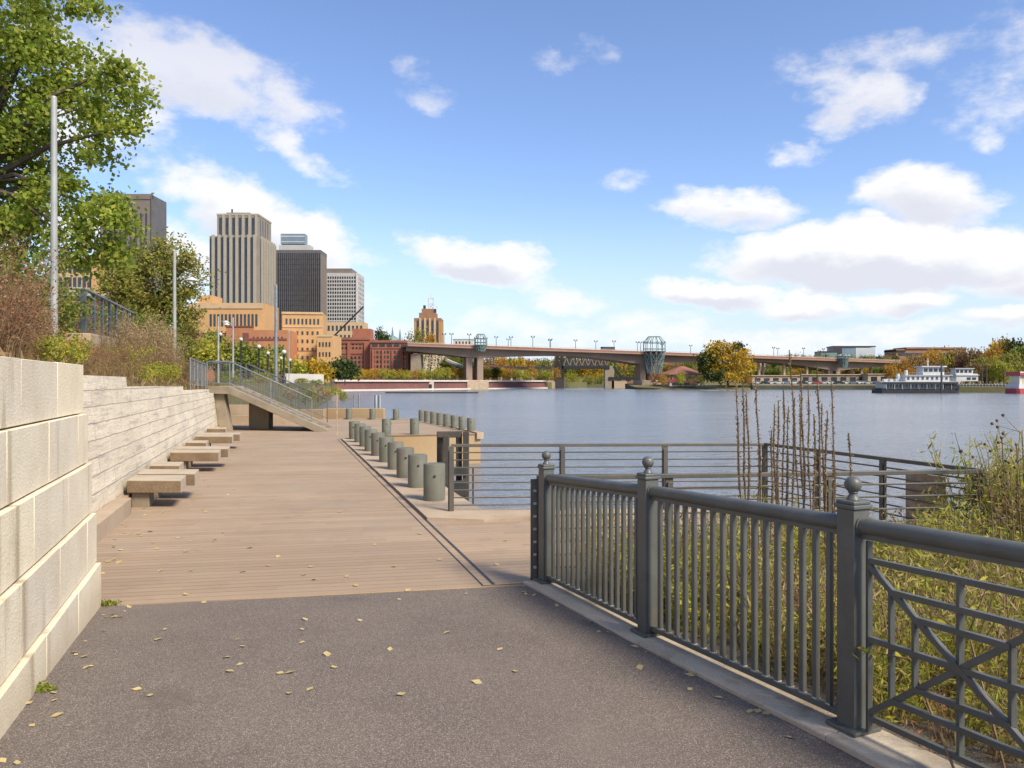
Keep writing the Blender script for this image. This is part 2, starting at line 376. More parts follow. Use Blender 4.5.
world=bpy.data.worlds.new('World'); scene.world=world; world.use_nodes=True
def build_sky():
    t=NT(world.node_tree); bg=[n for n in t.n if n.type=='BACKGROUND'][0]
    sky=t.node('ShaderNodeTexSky'); sky.sky_type='NISHITA'; sky.sun_disc=False
    sky.sun_elevation=SEL; sky.sun_rotation=math.atan2(sd.x,sd.y); sky.air_density=1.0; sky.dust_density=.35; sky.ozone_density=1.6; sky.altitude=200
    d=t.node('ShaderNodeTexCoord').outputs['Generated']; s=t.sep(d)
    az=t.math('ARCTAN2',s[0],s[1]); el=t.math('ARCSINE',t.math('MINIMUM',t.math('MAXIMUM',s[2],-1.0),1.0))
    w1=t.node('ShaderNodeTexNoise'); t.put(w1.inputs['Vector'],t.vec('MULTIPLY',d,(5,5,9))); w1.inputs['Scale'].default_value=1.3; w1.inputs['Detail'].default_value=5; w1.inputs['Roughness'].default_value=.6
    wv=t.vec('MULTIPLY',t.vec('SUBTRACT',w1.outputs['Color'],(.5,.5,.5)),(.16,.085,0))
    P=t.vec('ADD',t.comb(az,el,0),wv)
    fb=t.noise(t.vec('MULTIPLY',d,(9,9,17)),1.6,9,.62)
    def ae(px,py):
        x=(px-512)/F; z=(HZ-py)/F; return math.atan(x), math.atan(z/math.sqrt(1+x*x))
    # px, py, half-width, half-height, tilt (deg, + = falls to the right), weight
    clouds=[(175,72,175,46,6,1.0),(60,120,150,50,0,.7),(300,158,85,18,27,.62),(262,228,120,46,22,1.5),(150,250,110,45,10,.9),
            (470,262,80,28,8,1.6),(540,284,70,17,16,.75),(570,55,36,16,-15,.5),(848,98,60,38,5,.95),(880,62,120,22,0,.5),
            (1000,70,90,60,0,.35),(730,208,76,26,8,1.1),(915,200,92,34,6,1.3),(880,260,205,38,3,1.9),(1060,268,130,42,0,1.5),(715,297,84,19,6,1.5),
            (812,308,62,15,0,1.2),(905,306,60,15,2,1.2),(1000,322,80,16,0,1.1),(615,177,26,14,0,.4),(805,155,28,13,0,.42),
            (1005,138,32,18,20,.42),(600,332,190,22,3,.55),(440,345,160,18,0,.5),(800,338,220,12,0,.55),
            (330,300,70,22,10,.75),(430,92,30,14,20,.35),
            (-300,150,260,80,0,.9),(-500,300,300,60,0,1.0),(1500,150,260,70,0,.9),(1700,280,300,60,0,1.0),(700,-250,260,60,10,.8),(200,-330,240,70,-10,.8)]
    acc=None; sh=None
    for (px,py,rx,ry,tilt,wt) in clouds:
        a0,e0=ae(px,py); mp=t.node('ShaderNodeMapping',vector_type='TEXTURE'); t.put(mp.inputs[0],P)
        cx=math.cos(a0)**2
        mp.inputs['Location'].default_value=(a0,e0,0); mp.inputs['Rotation'].default_value=(0,0,R(-tilt)); mp.inputs['Scale'].default_value=(rx/F*cx,ry/F*math.cos(a0),1)
        m=mp.outputs[0]; q=t.vec('DOT_PRODUCT',m,m); dd=t.math('MULTIPLY_ADD',q,-wt,wt)
        acc=dd if acc is None else t.math('MAXIMUM',acc,dd)
        if wt>=.85:
            sv=t.math('MULTIPLY',t.math('MAXIMUM',dd,0.0),t.math('MULTIPLY_ADD',t.sep(m)[1],-.8,.08))
            sh=sv if sh is None else t.math('MAXIMUM',sh,sv)
    gen=t.math('MULTIPLY_ADD',t.noise(t.vec('MULTIPLY',d,(3,3,7)),1.1,6,.6),1.6,-.72)     # added cloud cover behind the camera, out of view, whitens the fill light
    back=t.rng(s[1],.15,-.2)
    acc=t.math('MAXIMUM',acc,t.math('MULTIPLY_ADD',back,1.0,t.math('SUBTRACT',gen,1.0)))
    dens=t.math('ADD',acc,t.math('MULTIPLY',t.math('SUBTRACT',fb,.5),2.7))
    alpha=t.rng(dens,-.10,1.0)
    alpha=t.math('MULTIPLY',alpha,t.rng(acc,-.35,.15))
    shade=t.rng(t.math('ADD',sh,t.math('MULTIPLY',t.math('SUBTRACT',fb,.5),.5)),.02,.55)
    ctop=(.66,.655,.655); cbot=(.50,.51,.56)
    ccol=t.mix(shade,ctop,cbot)
    hi=t.rng(el,.25,.42); ccol=t.mix(t.math('MULTIPLY',hi,.75),ccol,(.44,.46,.56))
    hz=t.rng(el,.24,.0); skyc=t.vec('MULTIPLY',sky.outputs[0],(.128,.128,.128))
    skyc=t.mix(1.0,skyc,(.89,.915,1.05),'MULTIPLY')
    skyc=t.mix(t.math('MULTIPLY',hz,.86),skyc,(.445,.52,.615))
    fin=t.mix(t.math('MULTIPLY',alpha,.95),skyc,ccol)
    t.put(bg.inputs[0],fin); bg.inputs[1].default_value=1.0
    world.cycles.sampling_method='MANUAL'; world.cycles.sample_map_resolution=256
build_sky()
scene.view_settings.view_transform='Standard'; scene.view_settings.look='None'; scene.view_settings.gamma=1
scene.view_settings.exposure=0.66; scene.view_settings.use_curve_mapping=False
scene.render.engine='CYCLES'; scene.cycles.max_bounces=5; scene.cycles.diffuse_bounces=2; scene.cycles.glossy_bounces=2
scene.cycles.transmission_bounces=3; scene.cycles.transparent_max_bounces=4; scene.cycles.sample_clamp_indirect=6; scene.cycles.use_denoising=True

# ------------------------------------------------------------------ ground, water, quays
WZ=-1.15
struct('ground', MB().sheet([(-4000,-600),(4000,-600),(4000,5000),(-4000,5000)],-3.2), M['grassland'])
struct('water', MB().sheet([(-160,-300),(900,-300),(900,900),(-160,900)],WZ), M['water'])
def wallx(Y): return -2.40-.304*Y               # foot of the long wall
# sloped asphalt path: grid following the fall towards the boards
def asz(x,y):
    a=y-.19*x; s=.06+(.019-.06)*min(1,max(0,(x+3)/4.5)); return max(-.0,(7.53-a)*s)
def asphalt():
    mb=MB(); nx,ny=14,14; vs=[]; fs=[]
    for j in range(ny+1):
        for i in range(nx+1):
            x=-6+i*(9.2/nx); a=-3+j*(10.53/ny); y=a+.19*x; vs.append((x,y,asz(x,y)))
    for j in range(ny):
        for i in range(nx):
            k=j*(nx+1)+i; fs.append((k,k+1,k+nx+2,k+nx+1))
    mb.add(vs,fs); return mb
FP=[Vector((.34,7.60,0)),Vector((1.048,5.92,0)),Vector((1.865,4.20,0)),Vector((2.62,2.50,0))]   # fence posts (kerb line)
BZ=[.03,.07,.115,.15]; RZ=[1.055,1.165,1.222,1.285]    # foot and rail-centre heights at the posts
struct('path', asphalt(), M['asphalt'])
edge=[(-.52,12.0),(-1.42,15.0),(-5.75,29.2)]
deck=[(-4.75,6.62),(.36,7.62),(.36,7.70),(5.15,8.32),(3.95,12.02),(-.45,11.86)]+edge+[(-4.75,28.75),(-1.22,29.75),(-4.55,40.6),(-9.4,41.4),(-18,41),(-18,31.6)]+[(wallx(31.4)-.3,31.4),(wallx(9)-.3,9.0),(-4.75,8.6)]
struct('dock_base', MB().prism(deck,-3.0,-.006), M['conc_orange'])
sl0=Vector((-.217,7.57)); sl1=Vector((-5.95,26.6)); sdir=(sl1-sl0).normalized(); snr=Vector((sdir.y,-sdir.x))
def off(p,d): return (p.x+snr.x*d,p.y+snr.y*d)
left=[(-4.75,6.62),off(sl0,-.09),off(sl1,-.09),off(sl1,.1),(-5.75,29.2),(-4.75,28.75),(-1.22,29.75),(-4.55,40.6),(-9.4,41.4),(-18,41),(-18,31.6),(wallx(31.4)-.3,31.4),(wallx(9)-.3,9.0),(-4.75,8.6)]
struct('boardwalk', MB().prism([(x,y) for x,y in left],-.07,0.0), M['boards'])
struct('boardwalk_strip', MB().sheet([off(sl0,-.09),(.36,7.68),(.36,7.75),(5.15,8.32),(4.05,11.75),(-.40,10.95),(-.78,11.10),off(sl0+sdir*4.3,.06),off(sl1,.1),off(sl1,-.09)],.0005), M['boards_far'])
struct('dock_edge', MB().prism([off(sl0+sdir*3.72,.06),(-.40,10.98),(4.05,11.77),(3.97,12.04),(-.45,11.88)]+edge+[off(sl1,.1),off(sl1,.06)],-.3,.035), M['conc_tan'])
struct('drain_slot', MB().sheet([off(sl0,-.085),off(sl0,-.067),off(sl1,-.067),off(sl1,-.085)],.0045).sheet([off(sl0,.022),off(sl0,.055),off(sl1,.055),off(sl1,.022)],.0045), M['darksteel'])
struct('terrace_kerb', MB().prism([(-9.3,41.2),(-9.3,41.5),(-4.5,40.75),(-1.1,29.72),(-1.35,29.6),(-4.75,40.45)],-.2,.05), M['conc_tan'])
# kerb under the iron fence
fd=(FP[2]-FP[0]).normalized(); fn=Vector((fd.y,-fd.x,0))       # fn points to the path side (left/near)
if fn.x>0: fn=-fn
def kerb():
    mb=MB(); pts=[FP[0]-fd*.12]+FP[1:3]+[FP[3]+fd*2.2]; zz=[BZ[0]-.005,BZ[1]-.005,BZ[2]-.005,BZ[3]+.03]
    for i in range(3):
        a,b=pts[i],pts[i+1]; n=12 if False else 1
        q=[(a+fn*.205),(b+fn*.205),(b-fn*.13),(a-fn*.13)]
        z=[zz[i],zz[i+1],zz[i+1],zz[i]]
        poly=[(p.x,p.y) for p in q]
        mb.prism(poly,[k-.3 for k in z],z)
    return mb
struct('kerb', kerb(), M['kerb'], bevel=.012)
# planting bed and river bank on the right
def bank():
    xs=np.linspace(-.4,26,60); ys=np.linspace(-6,8.6,40); vs=[];fs=[]
    for y in ys:
        for x in xs:
            fx=FP[0].x+(FP[0].y-y)*.45+.1                     # kerb back edge
            d=x-fx
            z=-.02-.16*min(1,max(0,d/.6))+.05*math.sin(x*2.1+y*1.3)*min(1,max(0,d)) if d>0 else -.03
            if y<3: z+=.0
            if d<=0: z=-.35
            e=x-(5.6+.25*(8-y)); 
            if e>0: z-=e*.32
            vs.append((x,y,z))
    n=len(xs)
    for j in range(len(ys)-1):
        for i in range(n-1):
            k=j*n+i; fs.append((k,k+1,k+n+1,k+n))
    return MB().add(vs,fs)
struct('planting_bed', bank(), M['soil'], smooth=True)
def bedz(x,y):
    fx=FP[0].x+(FP[0].y-y)*.45+.1; d=x-fx
    z=-.02-.16*min(1,max(0,d/.6)); e=x-(5.6+.25*(8-y))
    return z-(e*.32 if e>0 else 0)
def hills():
    r=np.random.default_rng(5); xs=np.linspace(-700,2600,240); vs=[];fs=[]
    for j,(Y,k) in enumerate(((760,0),(860,.55),(1000,1),(1400,1.15),(1900,1.2))):
        for x in xs: vs.append((x,Y,.3+k*(17+3.5*math.sin(x*.013+j)+2.2*math.sin(x*.037)+r.uniform(-1.6,1.6))))
    n=len(xs)
    for j in range(4):
        for i in range(n-1): a=j*n+i; fs.append((a,a+1,a+n+1,a+n))
    struct('hills',MB().add(vs,fs),rough('wooded_hills',(.13,.115,.04),(.19,.125,.05),.02,.95,.35,.7,0,dirt=(.07,.08,.03),dscale=.05))
hills()
# hillside behind the walls, and the city bank beyond it
def hill_z(d,Y):
    base=1.86-.012*(Y-10) if Y<31 else 1.6
    d=max(0,d)
    return base+ (.42*min(d,4.5) + .22*max(0,min(d-4.5,12)) + .05*max(0,d-16.5))
def hillpt(d,Y): return (wallx(Y)-.32-d, Y, hill_z(d,Y))
def hill():
    vs=[];fs=[]; ds=[-.05,.2,1,2,3.2,4.5,7,10,14,20,34,60,110]; ys=[-12,-4,2,4,6,8,10,13.6,17.5,21.5,26,31,36,42]
    for Y in ys:
        for d in ds:
            x,y,z=hillpt(d,Y)
            if Y<9.5: x=-1.93-.361*Y-max(0,d); z=hill_z(d,10)-.02
            if d==-.05: z-=.25
            if Y>36: z=max(z-1.0,.3) if d>3 else .2
            vs.append((x,y,z+.12*math.sin(d*1.3+Y*.7)*(1 if d>.3 else 0)))
    n=len(ds)
    for j in range(len(ys)-1):
        for i in range(n-1):
            k=j*n+i; fs.append((k,k+n,k+n+1,k+1))
    return MB().add(vs,fs)
struct('hillside', hill(), M['hill'], smooth=True)
lb=[(-16,42),(-17.5,60),(-24,95),(-33,140),(-48,205),(-62,268)]
struct('river_bank', MB().prism(lb+[(-61,270),(14,378),(42,430),(42,900),(-900,900),(-900,42)],-3,1.9), M['grassland'])
struct('far_bank', MB().prism([(96,322),(at(752,0,322).x,320),(at(880,0,316).x,316),(124,232),(190,214),(420,190),(2500,150),(2500,3500),(-600,3500),(-600,440),(60,430),(80,345)],-3,.6), M['grassland'])
# ------------------------------------------------------------------ near block wall
def block_wall():
    root=empty('retaining_wall',(-3.68,6.88,0),0,'cream precast block wall with chamfered joints in the left foreground','retaining wall')
    e=Vector((.361,-1,0)).normalized(); nrm=Vector((e.y*-1,e.x,0)); nrm=Vector((1,.361,0)).normalized()
    tops=[-.05,.40,.845,1.29,1.73,2.16]; k=math.sqrt(1+.361**2)
    for c in range(5):
        z0,z1=tops[c],tops[c+1]-.012; sb=.14-.035*c if False else .035*c
        s0=0.0; offs=.5*(c%2)*k+.0
        cuts=[0.0]+([1.0*k-.5*k] if c%2 else [])
        cuts=[0.0]; q=(.44 if c%2 else 1.0)
        if c==4: q=1.0
        while q<9: cuts.append(q*1.06); q+=1.0
        cuts.append(9.6)
        for i in range(len(cuts)-1):
            a,b=cuts[i]+.006,cuts[i+1]-.006
            if a>8.6: continue
            j=random.uniform(-.0025,.0015); depth=.6
            p0=Vector((0,0,0))+e*a-nrm*(sb+j); p1=Vector((0,0,0))+e*b-nrm*(sb+j)
            poly=[(p0.x,p0.y),(p0.x-nrm.x*depth,p0.y-nrm.y*depth),(p1.x-nrm.x*depth,p1.y-nrm.y*depth),(p1.x,p1.y)]
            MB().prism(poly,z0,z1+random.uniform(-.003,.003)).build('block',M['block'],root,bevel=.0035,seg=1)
        q0=-nrm*(.035*c+.0045); q1=q0+e*9.5; q0=q0+e*.02
        MB().prism([(q0.x,q0.y),(q0.x-nrm.x*.5,q0.y-nrm.y*.5),(q1.x-nrm.x*.5,q1.y-nrm.y*.5),(q1.x,q1.y)],z0+.004,z1-.02).build('joint_fill',M['joint'],root)  # added dark fill, hides the sunlit block ends so joints stay dark
    # core so that the joints read dark, not see-through
    p0=e*.05-nrm*.22; p1=e*9-nrm*.22
    MB().prism([(p0.x,p0.y),(p0.x-nrm.x*.25,p0.y-nrm.y*.25),(p1.x-nrm.x*.25,p1.y-nrm.y*.25),(p1.x,p1.y)],-.05,2.1).build('core',M['conc'],root)
block_wall()

# ------------------------------------------------------------------ long battered wall
def long_wall():
    root=empty('concrete_wall',(wallx(12),12,0),0,'long pale battered concrete wall with stepped top along the boardwalk','retaining wall')
    o=Vector((wallx(12),12,0)); BT=.13
    segs=[(6.3,13.588,2.10,2.09),(13.6,21.488,1.915,1.885),(21.5,29.288,1.76,1.72),(29.3,31.2,1.57,1.55)]
    for (y0,y1,za,zb) in segs:
        def P(y,z,back=0): return Vector((wallx(y)-.03-BT*max(z,0)-back,y,z))-o
        vs=[P(y0,-.1),P(y1,-.1),P(y1,zb),P(y0,za),P(y0,-.1,.3),P(y1,-.1,.3),P(y1,zb,.3),P(y0,za,.3)]
        MB().add(vs,[(0,1,2,3),(4,7,6,5),(3,2,6,7),(0,4,5,1),(1,5,6,2),(0,3,7,4)]).build('wall_panel',M['formed'],root,bevel=.003,seg=1)
    def Q(y,d): return (wallx(y)+d-o.x,y-o.y)
    MB().prism([Q(8.6,-.3),Q(8.6,.16),Q(11.7,.16),Q(11.7,-.3)],-.05,.24).build('footing',M['conc_tan'],root,bevel=.012)
    MB().prism([Q(11.72,-.3),Q(11.72,.02),Q(31.2,.02),Q(31.2,-.3)],-.05,.2).build('footing',M['conc_tan'],root,bevel=.01)
long_wall()

# ------------------------------------------------------------------ cantilevered slab benches
def slab(Y0,Y1,x1,label,z=.45,th=.205):
    x0=wallx(Y0)+.0; t=Vector((x0,(Y0+Y1)/2,0))
    root=empty('slab_bench',t,0,label,'bench','stone slab benches along the wall')
    w=x1-x0; sk=-.304*(Y1-Y0)
    def pr(ax,bx,z0,z1,ya=0,yb=0):
        ya=Y0+ya-t.y; yb=Y1-yb-t.y
        f=lambda y: -.304*(y-(Y0-t.y))
        return MB().prism([(ax+f(ya),ya),(bx+f(ya),ya),(bx+f(yb),yb),(ax+f(yb),yb)],z0,z1)
    pr(0,w,z-th,z-.024).build('slab',M['agg'],root,bevel=.008)
    pr(0,w,z-.0235,z).build('slab_top',M['slabtop'],root,bevel=.008)
    pr(w+.001,w+.006,z-th+.005,z-.005,.004,.004).build('sunlit_end',M['slabtop'],root)  # paler end skin, sunlit tone of the right end put into its colour
    pr(.06,.34,-.01,z-th-.001,.08,.08).build('support',M['conc'],root,bevel=.01)
for i,(a,b,x1,lb) in enumerate([
    (12.15,12.80,-5.24,'nearest stone slab bench, wide and low beside the pale wall'),
    (13.02,13.68,-5.38,'wide stone slab directly behind the nearest bench at the wall'),
    (14.30,14.95,-6.20,'short stone slab just past the nearest pair of wide benches'),
    (17.00,17.65,-6.50,'front wide slab of the middle pair of benches by the wall'),
    (17.90,18.55,-6.62,'rear wide slab of the middle pair of benches by the wall'),
    (19.75,20.4,-7.87,'short stone slab past the middle pair of wide benches'),
    (22.0,22.65,-8.02,'front wide slab of the farthest pair of benches by the wall'),
    (22.9,23.55,-8.12,'rear wide slab of the farthest pair of benches by the wall'),
    (25.6,26.2,-9.55,'farthest short stone slab near the foot of the concrete stairs')]):
    slab(a,b,x1,lb)

# ------------------------------------------------------------------ bollards
bprof=[(.178,0),(.178,.60),(.17,.625),(.0,.625)]
bm_me=MB().lathe([(.178,0),(.178,.612),(.170,.628),(.150,.632)],n=24).mesh('bollard_post',M['bollard'],smooth=True)
rg_me=MB().lathe([(.035,-.02),(.03,.0),(.012,.03)],n=8).mesh('bollard_stud',M['darksteel'],smooth=True)
bolts=[]
def bollard(x,y,label,group,s=1.0):
    r=empty('bollard',(x,y,.0),random.uniform(-.1,.1),label,'bollard',group); r.scale=(s,s,s)
    inst(r,'post',bm_me,r,(0,0,0)); 
    inst(r,'stud',rg_me,r,(.02,-.165,.44),(R(90),0,0)); inst(r,'stud',rg_me,r,(.166,.02,.44),(0,R(90),0))
row=[(434.3,503.6),(417.6,490),(405.3,479.9),(395.6,471.4),(386.5,463.9),(378,457.4),(371,452.6),(365.4,447.9),(360,443.5),(354.3,440.3)]
nth=['nearest','second','third','fourth','fifth','sixth','seventh','eighth','ninth','tenth and farthest']
for (px,py),w in zip(row,nth):
    Y=EYE*F/(py-HZ)+.17; bollard(xat(px,Y),Y,w+' grey green steel bollard in the row along the boardwalk edge','bollards along the boardwalk edge',1.02)
for i in range(8):
    f=i/7; Y=39.3-f*8.6; X=-4.62+f*2.98
    w=['farthest','second farthest','third farthest','fourth','fifth','third nearest','second nearest','nearest'][i]
    bollard(X,Y,w+' bollard in the row on the water side of the far terrace','bollards on the far terrace',.9)
for px,Y,lb in ((349,41.1,'leftmost bollard on the back edge of the far terrace'),(372.5,40.9,'bollard in the middle of the far terrace back edge'),(396,40.5,'right bollard on the back edge of the far terrace')):
    bollard(xat(px,Y),Y,lb,'bollards on the far terrace',.92)
for px,Y,lb in ((386.5,28.95,'left of the two bollards on the front edge of the far terrace'),(414.5,29.3,'right of the two bollards on the front edge of the far terrace')):
    bollard(xat(px,Y),Y,lb,'bollards on the far terrace',.97)
# low walls and piles behind the terrace
w=tag(MB().bar((-10.4,42.5,.0),(-7.0,42.2,.0),.35,1.1).build('low_wall',M['conc_orange'],bevel=.02),'low tan concrete wall closing the far end of the terrace','wall')
w=tag(MB().bar((-10.2,41.9,.0),(-12.2,42.3,.0),.35,1.0).build('low_wall',M['conc_orange'],bevel=.02),'short low tan wall left of the terrace end wall near the stair rail','wall')
def steel_pile(px0,px1,py,Y,label):
    x0=xat(px0,Y); x1=xat(px1,Y); r=(x1-x0)/2
    r=tag(MB().lathe([(r,-3),(r,zat(py,Y)-.02),(r*.9,zat(py,Y))],(0,0,0),12).build('mooring_pile',M['railgrey'],smooth=True,loc=((x0+x1)/2,Y,0)),label,'pile','mooring piles beyond the terrace')
steel_pile(374.3,377.6,395,46,'left of the pair of steel piles behind the terrace end wall')
steel_pile(378,381.4,395,46.2,'right of the pair of steel piles behind the terrace end wall')
steel_pile(353.4,354.6,394,47,'thin steel pile standing left of the paired piles')
steel_pile(358.2,360,394,47.5,'slightly thicker steel pile between thin pile and paired piles')
tag(MB().tube((xat(336.8,29),29,0),(xat(336.8,29),29,zat(392,29)),.022).build('marker_pole',M['rust']),'thin rusty marker pole standing on the boardwalk by the stair foot','pole')
# mooring frame in the notch
def mooring():
    Y=14.9; r=empty('mooring_dolphin',(xat(452,Y),Y,0),0,'dark timber mooring dolphin with cross beam rising beside the nearest bollard','mooring dolphin')
    o=r.location
    for px,dy in ((440,0),(446.2,-.25),(459,.1),(466,.0)):
        x=xat(px,Y+dy)-o.x; MB().bar((x,dy,-2.6),(x,dy,1.04 if px!=446.2 else .98),.115,.115).build('pile',M['pile'],r,bevel=.01)
    MB().bar((xat(437.5,Y)-o.x,-.14,.99),(xat(461,Y)-o.x,-.06,.99),.08,.12).build('cross_beam',M['pile'],r,bevel=.01)
    for z in (.28,.02,-.12):
        MB().bar((xat(441,Y)-o.x,-.16,z),(xat(467,Y)-o.x,-.08,z),.06,.16).build('fender_board',M['darksteel'],r,bevel=.01)
    MB().bar((xat(473,Y)-o.x,0,-2),(xat(473,Y)-o.x,0,.35),.03,.03).build('guide_rod',M['darksteel'],r)
mooring()
# stones at the water's edge below the strip
def riprap():
    mb=MB()
    for i in range(190):
        t=random.random(); y=11.9+t*4.2; x=-.40-.31*(y-12)+random.uniform(-.1,.55); r=random.uniform(.07,.2)
        z=-.1-max(0,(x-(-.5-.3*(y-12))))*1.5+random.uniform(-.08,.03)
        vs=[];fs=[(0,1,2),(0,2,3),(0,3,4),(0,4,1),(5,2,1),(5,3,2),(5,4,3),(5,1,4)]
        for d in ((0,0,1),(1,0,0),(0,1,0),(-1,0,0),(0,-1,0),(0,0,-1)):
            q=Vector(d)*r*random.uniform(.6,1.2); vs.append((x+q.x+random.uniform(-.03,.03),y+q.y,z+q.z*.7))
        mb.add(vs,fs)
    tag(mb.build('riprap_stones',M['riprap'],bevel=.015),'brown riprap stones on the bank below the boardwalk strip','riprap',kind='stuff')
riprap()

# ------------------------------------------------------------------ ornamental iron fence
def iron_fence():
    r=empty('iron_fence',(FP[1].x,FP[1].y,0),0,'grey painted iron fence with ball topped posts and a lattice panel on the right','fence')
    o=Vector((FP[1].x,FP[1].y,0)); mt=M['fencepaint']
    ang=math.atan2(fd.y,fd.x)
    W=.118
    for i,p in enumerate(FP):
        q=p-o; h=RZ[i]+.09
        po=MB().box((q.x,q.y,(h+BZ[i]-.03)/2),(W,W,h-BZ[i]+.03),ang).build('post',mt,r,bevel=.006)
        mbp=MB().box((q.x,q.y,BZ[i]+.008),(.2,.2,.02),ang); mbp.build('base_plate',mt,po,bevel=.004)
        cp=MB().box((q.x,q.y,h+.012),(W+.022,W+.022,.024),ang).box((q.x,q.y,h+.034),(W+.008,W+.008,.02),ang); cp.build('cap',mt,po,bevel=.006)
        prof=[(.036,.0),(.030,.014),(.022,.026),(.022,.034),(.028,.04)]+[(.046*math.sin(a),.082-.046*math.cos(a)) for a in np.linspace(.6,math.pi-.02,14)]
        MB().lathe([(a,b) for a,b in prof],(q.x,q.y,h+.046),20).build('ball_finial',mt,po,smooth=True)
    for i in range(3):
        a=Vector((FP[i].x,FP[i].y,RZ[i]))-o; b=Vector((FP[i+1].x,FP[i+1].y,RZ[i+1]))-o
        d=(b-a).normalized(); a2=a+d*(W/2+.0); b2=b-d*(W/2+.0)
        MB().tube(a2,b2,.044,n=20).build('top_rail',mt,r,smooth=True)
        u=Vector((0,0,.052)); MB().bar(a2-u,b2-u,.03,.03).build('under_rail',mt,r)
        MB().tube(a2-d*.004,a2+d*.012,.052,n=18).build('rail_flange',mt,r,smooth=True)
        fa=Vector((FP[i].x,FP[i].y,BZ[i]+.05))-o; fb=Vector((FP[i+1].x,FP[i+1].y,BZ[i+1]+.05))-o
        fd2=(fb-fa).normalized(); fa2=fa+fd2*W/2; fb2=fb-fd2*W/2
        if i<2:
            MB().bar(fa2,fb2,.045,.035).build('bottom_rail',mt,r,bevel=.004)
            n=16 if i==0 else 17
            for k in range(n):
                t=(k+1)/(n+1); p=fa2.lerp(fb2,t); q=a2.lerp(b2,t)
                MB().bar(p+Vector((0,0,.016)),Vector((p.x,p.y,q.z-.06)),.03,.03,up=fd).build('picket',mt,r)
                MB().box(p+Vector((0,0,.019)),(.03,.036,.012),ang).build('weld_bead',M['bolt'],r)
        else:
            # lattice panel: crossing diagonals inside nested rectangles
            up=Vector((0,0,1)); n0=fa2+fd2*.012; wid=(fb2-fa2).length
            def P(u,v):
                base=fa2.lerp(fb2,u/wid); top=a2.lerp(b2,u/wid)
                return Vector((base.x,base.y,base.z+(top.z-.075-base.z)*v))
            sq=1.06; side=fd.cross(up).normalized()
            bars=[]
            for s0 in (.035,.035+sq):
                m_=MB(); S=lambda u,v: P(s0+u*sq,v)
                if s0>.9 and s0+sq*.75>wid: pass
                T=.026
                mw=min(1.0,(wid-s0-.02)/sq)
                def add(u0,v0,u1,v1,dd=0.0,wd=.03):
                    if u0>u1: u0,v0,u1,v1=u1,v1,u0,v0
                    if u0>=mw: return
                    if u1>mw: 
                        f=(mw-u0)/(u1-u0); u1=mw; v1=v0+(v1-v0)*f
                    a_=S(u0,v0)+side*dd; b_=S(u1,v1)+side*dd
                    MB().bar(a_,b_,T,wd if abs(u1-u0)>1e-4 else T).build('lattice_bar',mt,r)
                add(.012,-.03,.012,1.0,.0); add(.988,-.03,.988,1.0,.0)
                add(.02,.895,.98,.895); add(.02,.045,.98,.045)
                add(.02,.47,.98,.47,.0015); add(.5,.03,.5,.89,-.0015)
                add(.015,.87,.5,.47,.003); add(.5,.47,.985,.07,.003); add(.015,.07,.5,.47,-.003); add(.5,.47,.985,.87,-.003)
                for qd in (.14,.27):
                    vv=.80*qd/ .97
                    add(qd,.87-.825*qd,1-qd,.87-.825*qd,.0045); add(qd,.07+.825*qd,1-qd,.07+.825*qd,.0045)
                    add(qd,.07+.825*qd,qd,.87-.825*qd,-.0045); add(1-qd,.07+.825*qd,1-qd,.87-.825*qd,-.0045)
iron_fence()

# ------------------------------------------------------------------ horizontal bar railings round the boat deck
def bar_rail(name,label,pts,posts,zb=0.03,h=1.03,nb=8,mat='rail',postw=.09,barr=.011,panel=None,top=.045):
    o=Vector((pts[0][0],pts[0][1],0)); r=empty(name,o,0,label,'railing')
    m=M[mat]
    for i in range(len(pts)-1):
        a=Vector((pts[i][0],pts[i][1],0))-o; b=Vector((pts[i+1][0],pts[i+1][1],0))-o
        U=Vector((0,0,1)); sh=.0 if i==0 else .004
        MB().bar(a+U*(h+sh),b+U*(h+sh),.055,top).build('top_rail',m,r,bevel=.006)
        for k in range(nb):
            z=zb+.09+(h-.1-zb)*k/(nb-.15)
            MB().tube(a+U*(z+sh),b+U*(z+sh),barr,n=6).build('bar',m,r,smooth=True)
    for (x,y,ang) in posts:
        q=Vector((x,y,0))-o
        MB().box((q.x,q.y,(h+zb)/2-.04),(postw,.035,h-zb+.06),ang).box((q.x+.03*math.sin(ang),q.y-.03*math.cos(ang),(h+zb)/2-.04),(postw*.55,.02,h-zb-.04),ang).build('post',m,r,bevel=.004)
    return r,o
r1,o1=bar_rail('bar_railing','brown steel railing of thin horizontal bars along the water edge',[(-.93,11.72),(3.93,11.93),(5.10,8.38)],
   [(-.93,11.70,.03),(.77,11.78,.03),(2.36,11.86,.03),(3.93,11.93,-.6),(4.28,10.75,-1.25),(4.66,9.65,-1.25),(5.09,8.42,-1.25)])
pa=Vector((4.74,9.38,0))-o1; pb=Vector((4.93,8.80,0))-o1
pa=Vector((3.93+1.17*.715,11.93-3.55*.715,0))-o1; pb=Vector((3.93+1.17*.87,11.93-3.55*.87,0))-o1
MB().bar(pa+Vector((.05,0,.575)),pb+Vector((.05,0,.575)),.012,.66).build('sheet_panel',M['rust'],r1,bevel=.003)['label']='brown rusty sheet panel fixed to the right end of the railing'
r2,o2=bar_rail('bar_railing','nearer brown bar railing dividing the deck from the weedy bed',[(.25,7.76),(5.12,8.34)],
   [(.23,7.76,.1),(1.62,7.93,.12),(3.35,8.13,.12),(5.10,8.34,.12)],nb=7,postw=.085)
for k in range(7):
    MB().box((-.02,-.045,.14+k*.128),(.03,.03,.022),.1).build('bar_end',M['bolt'],r2)

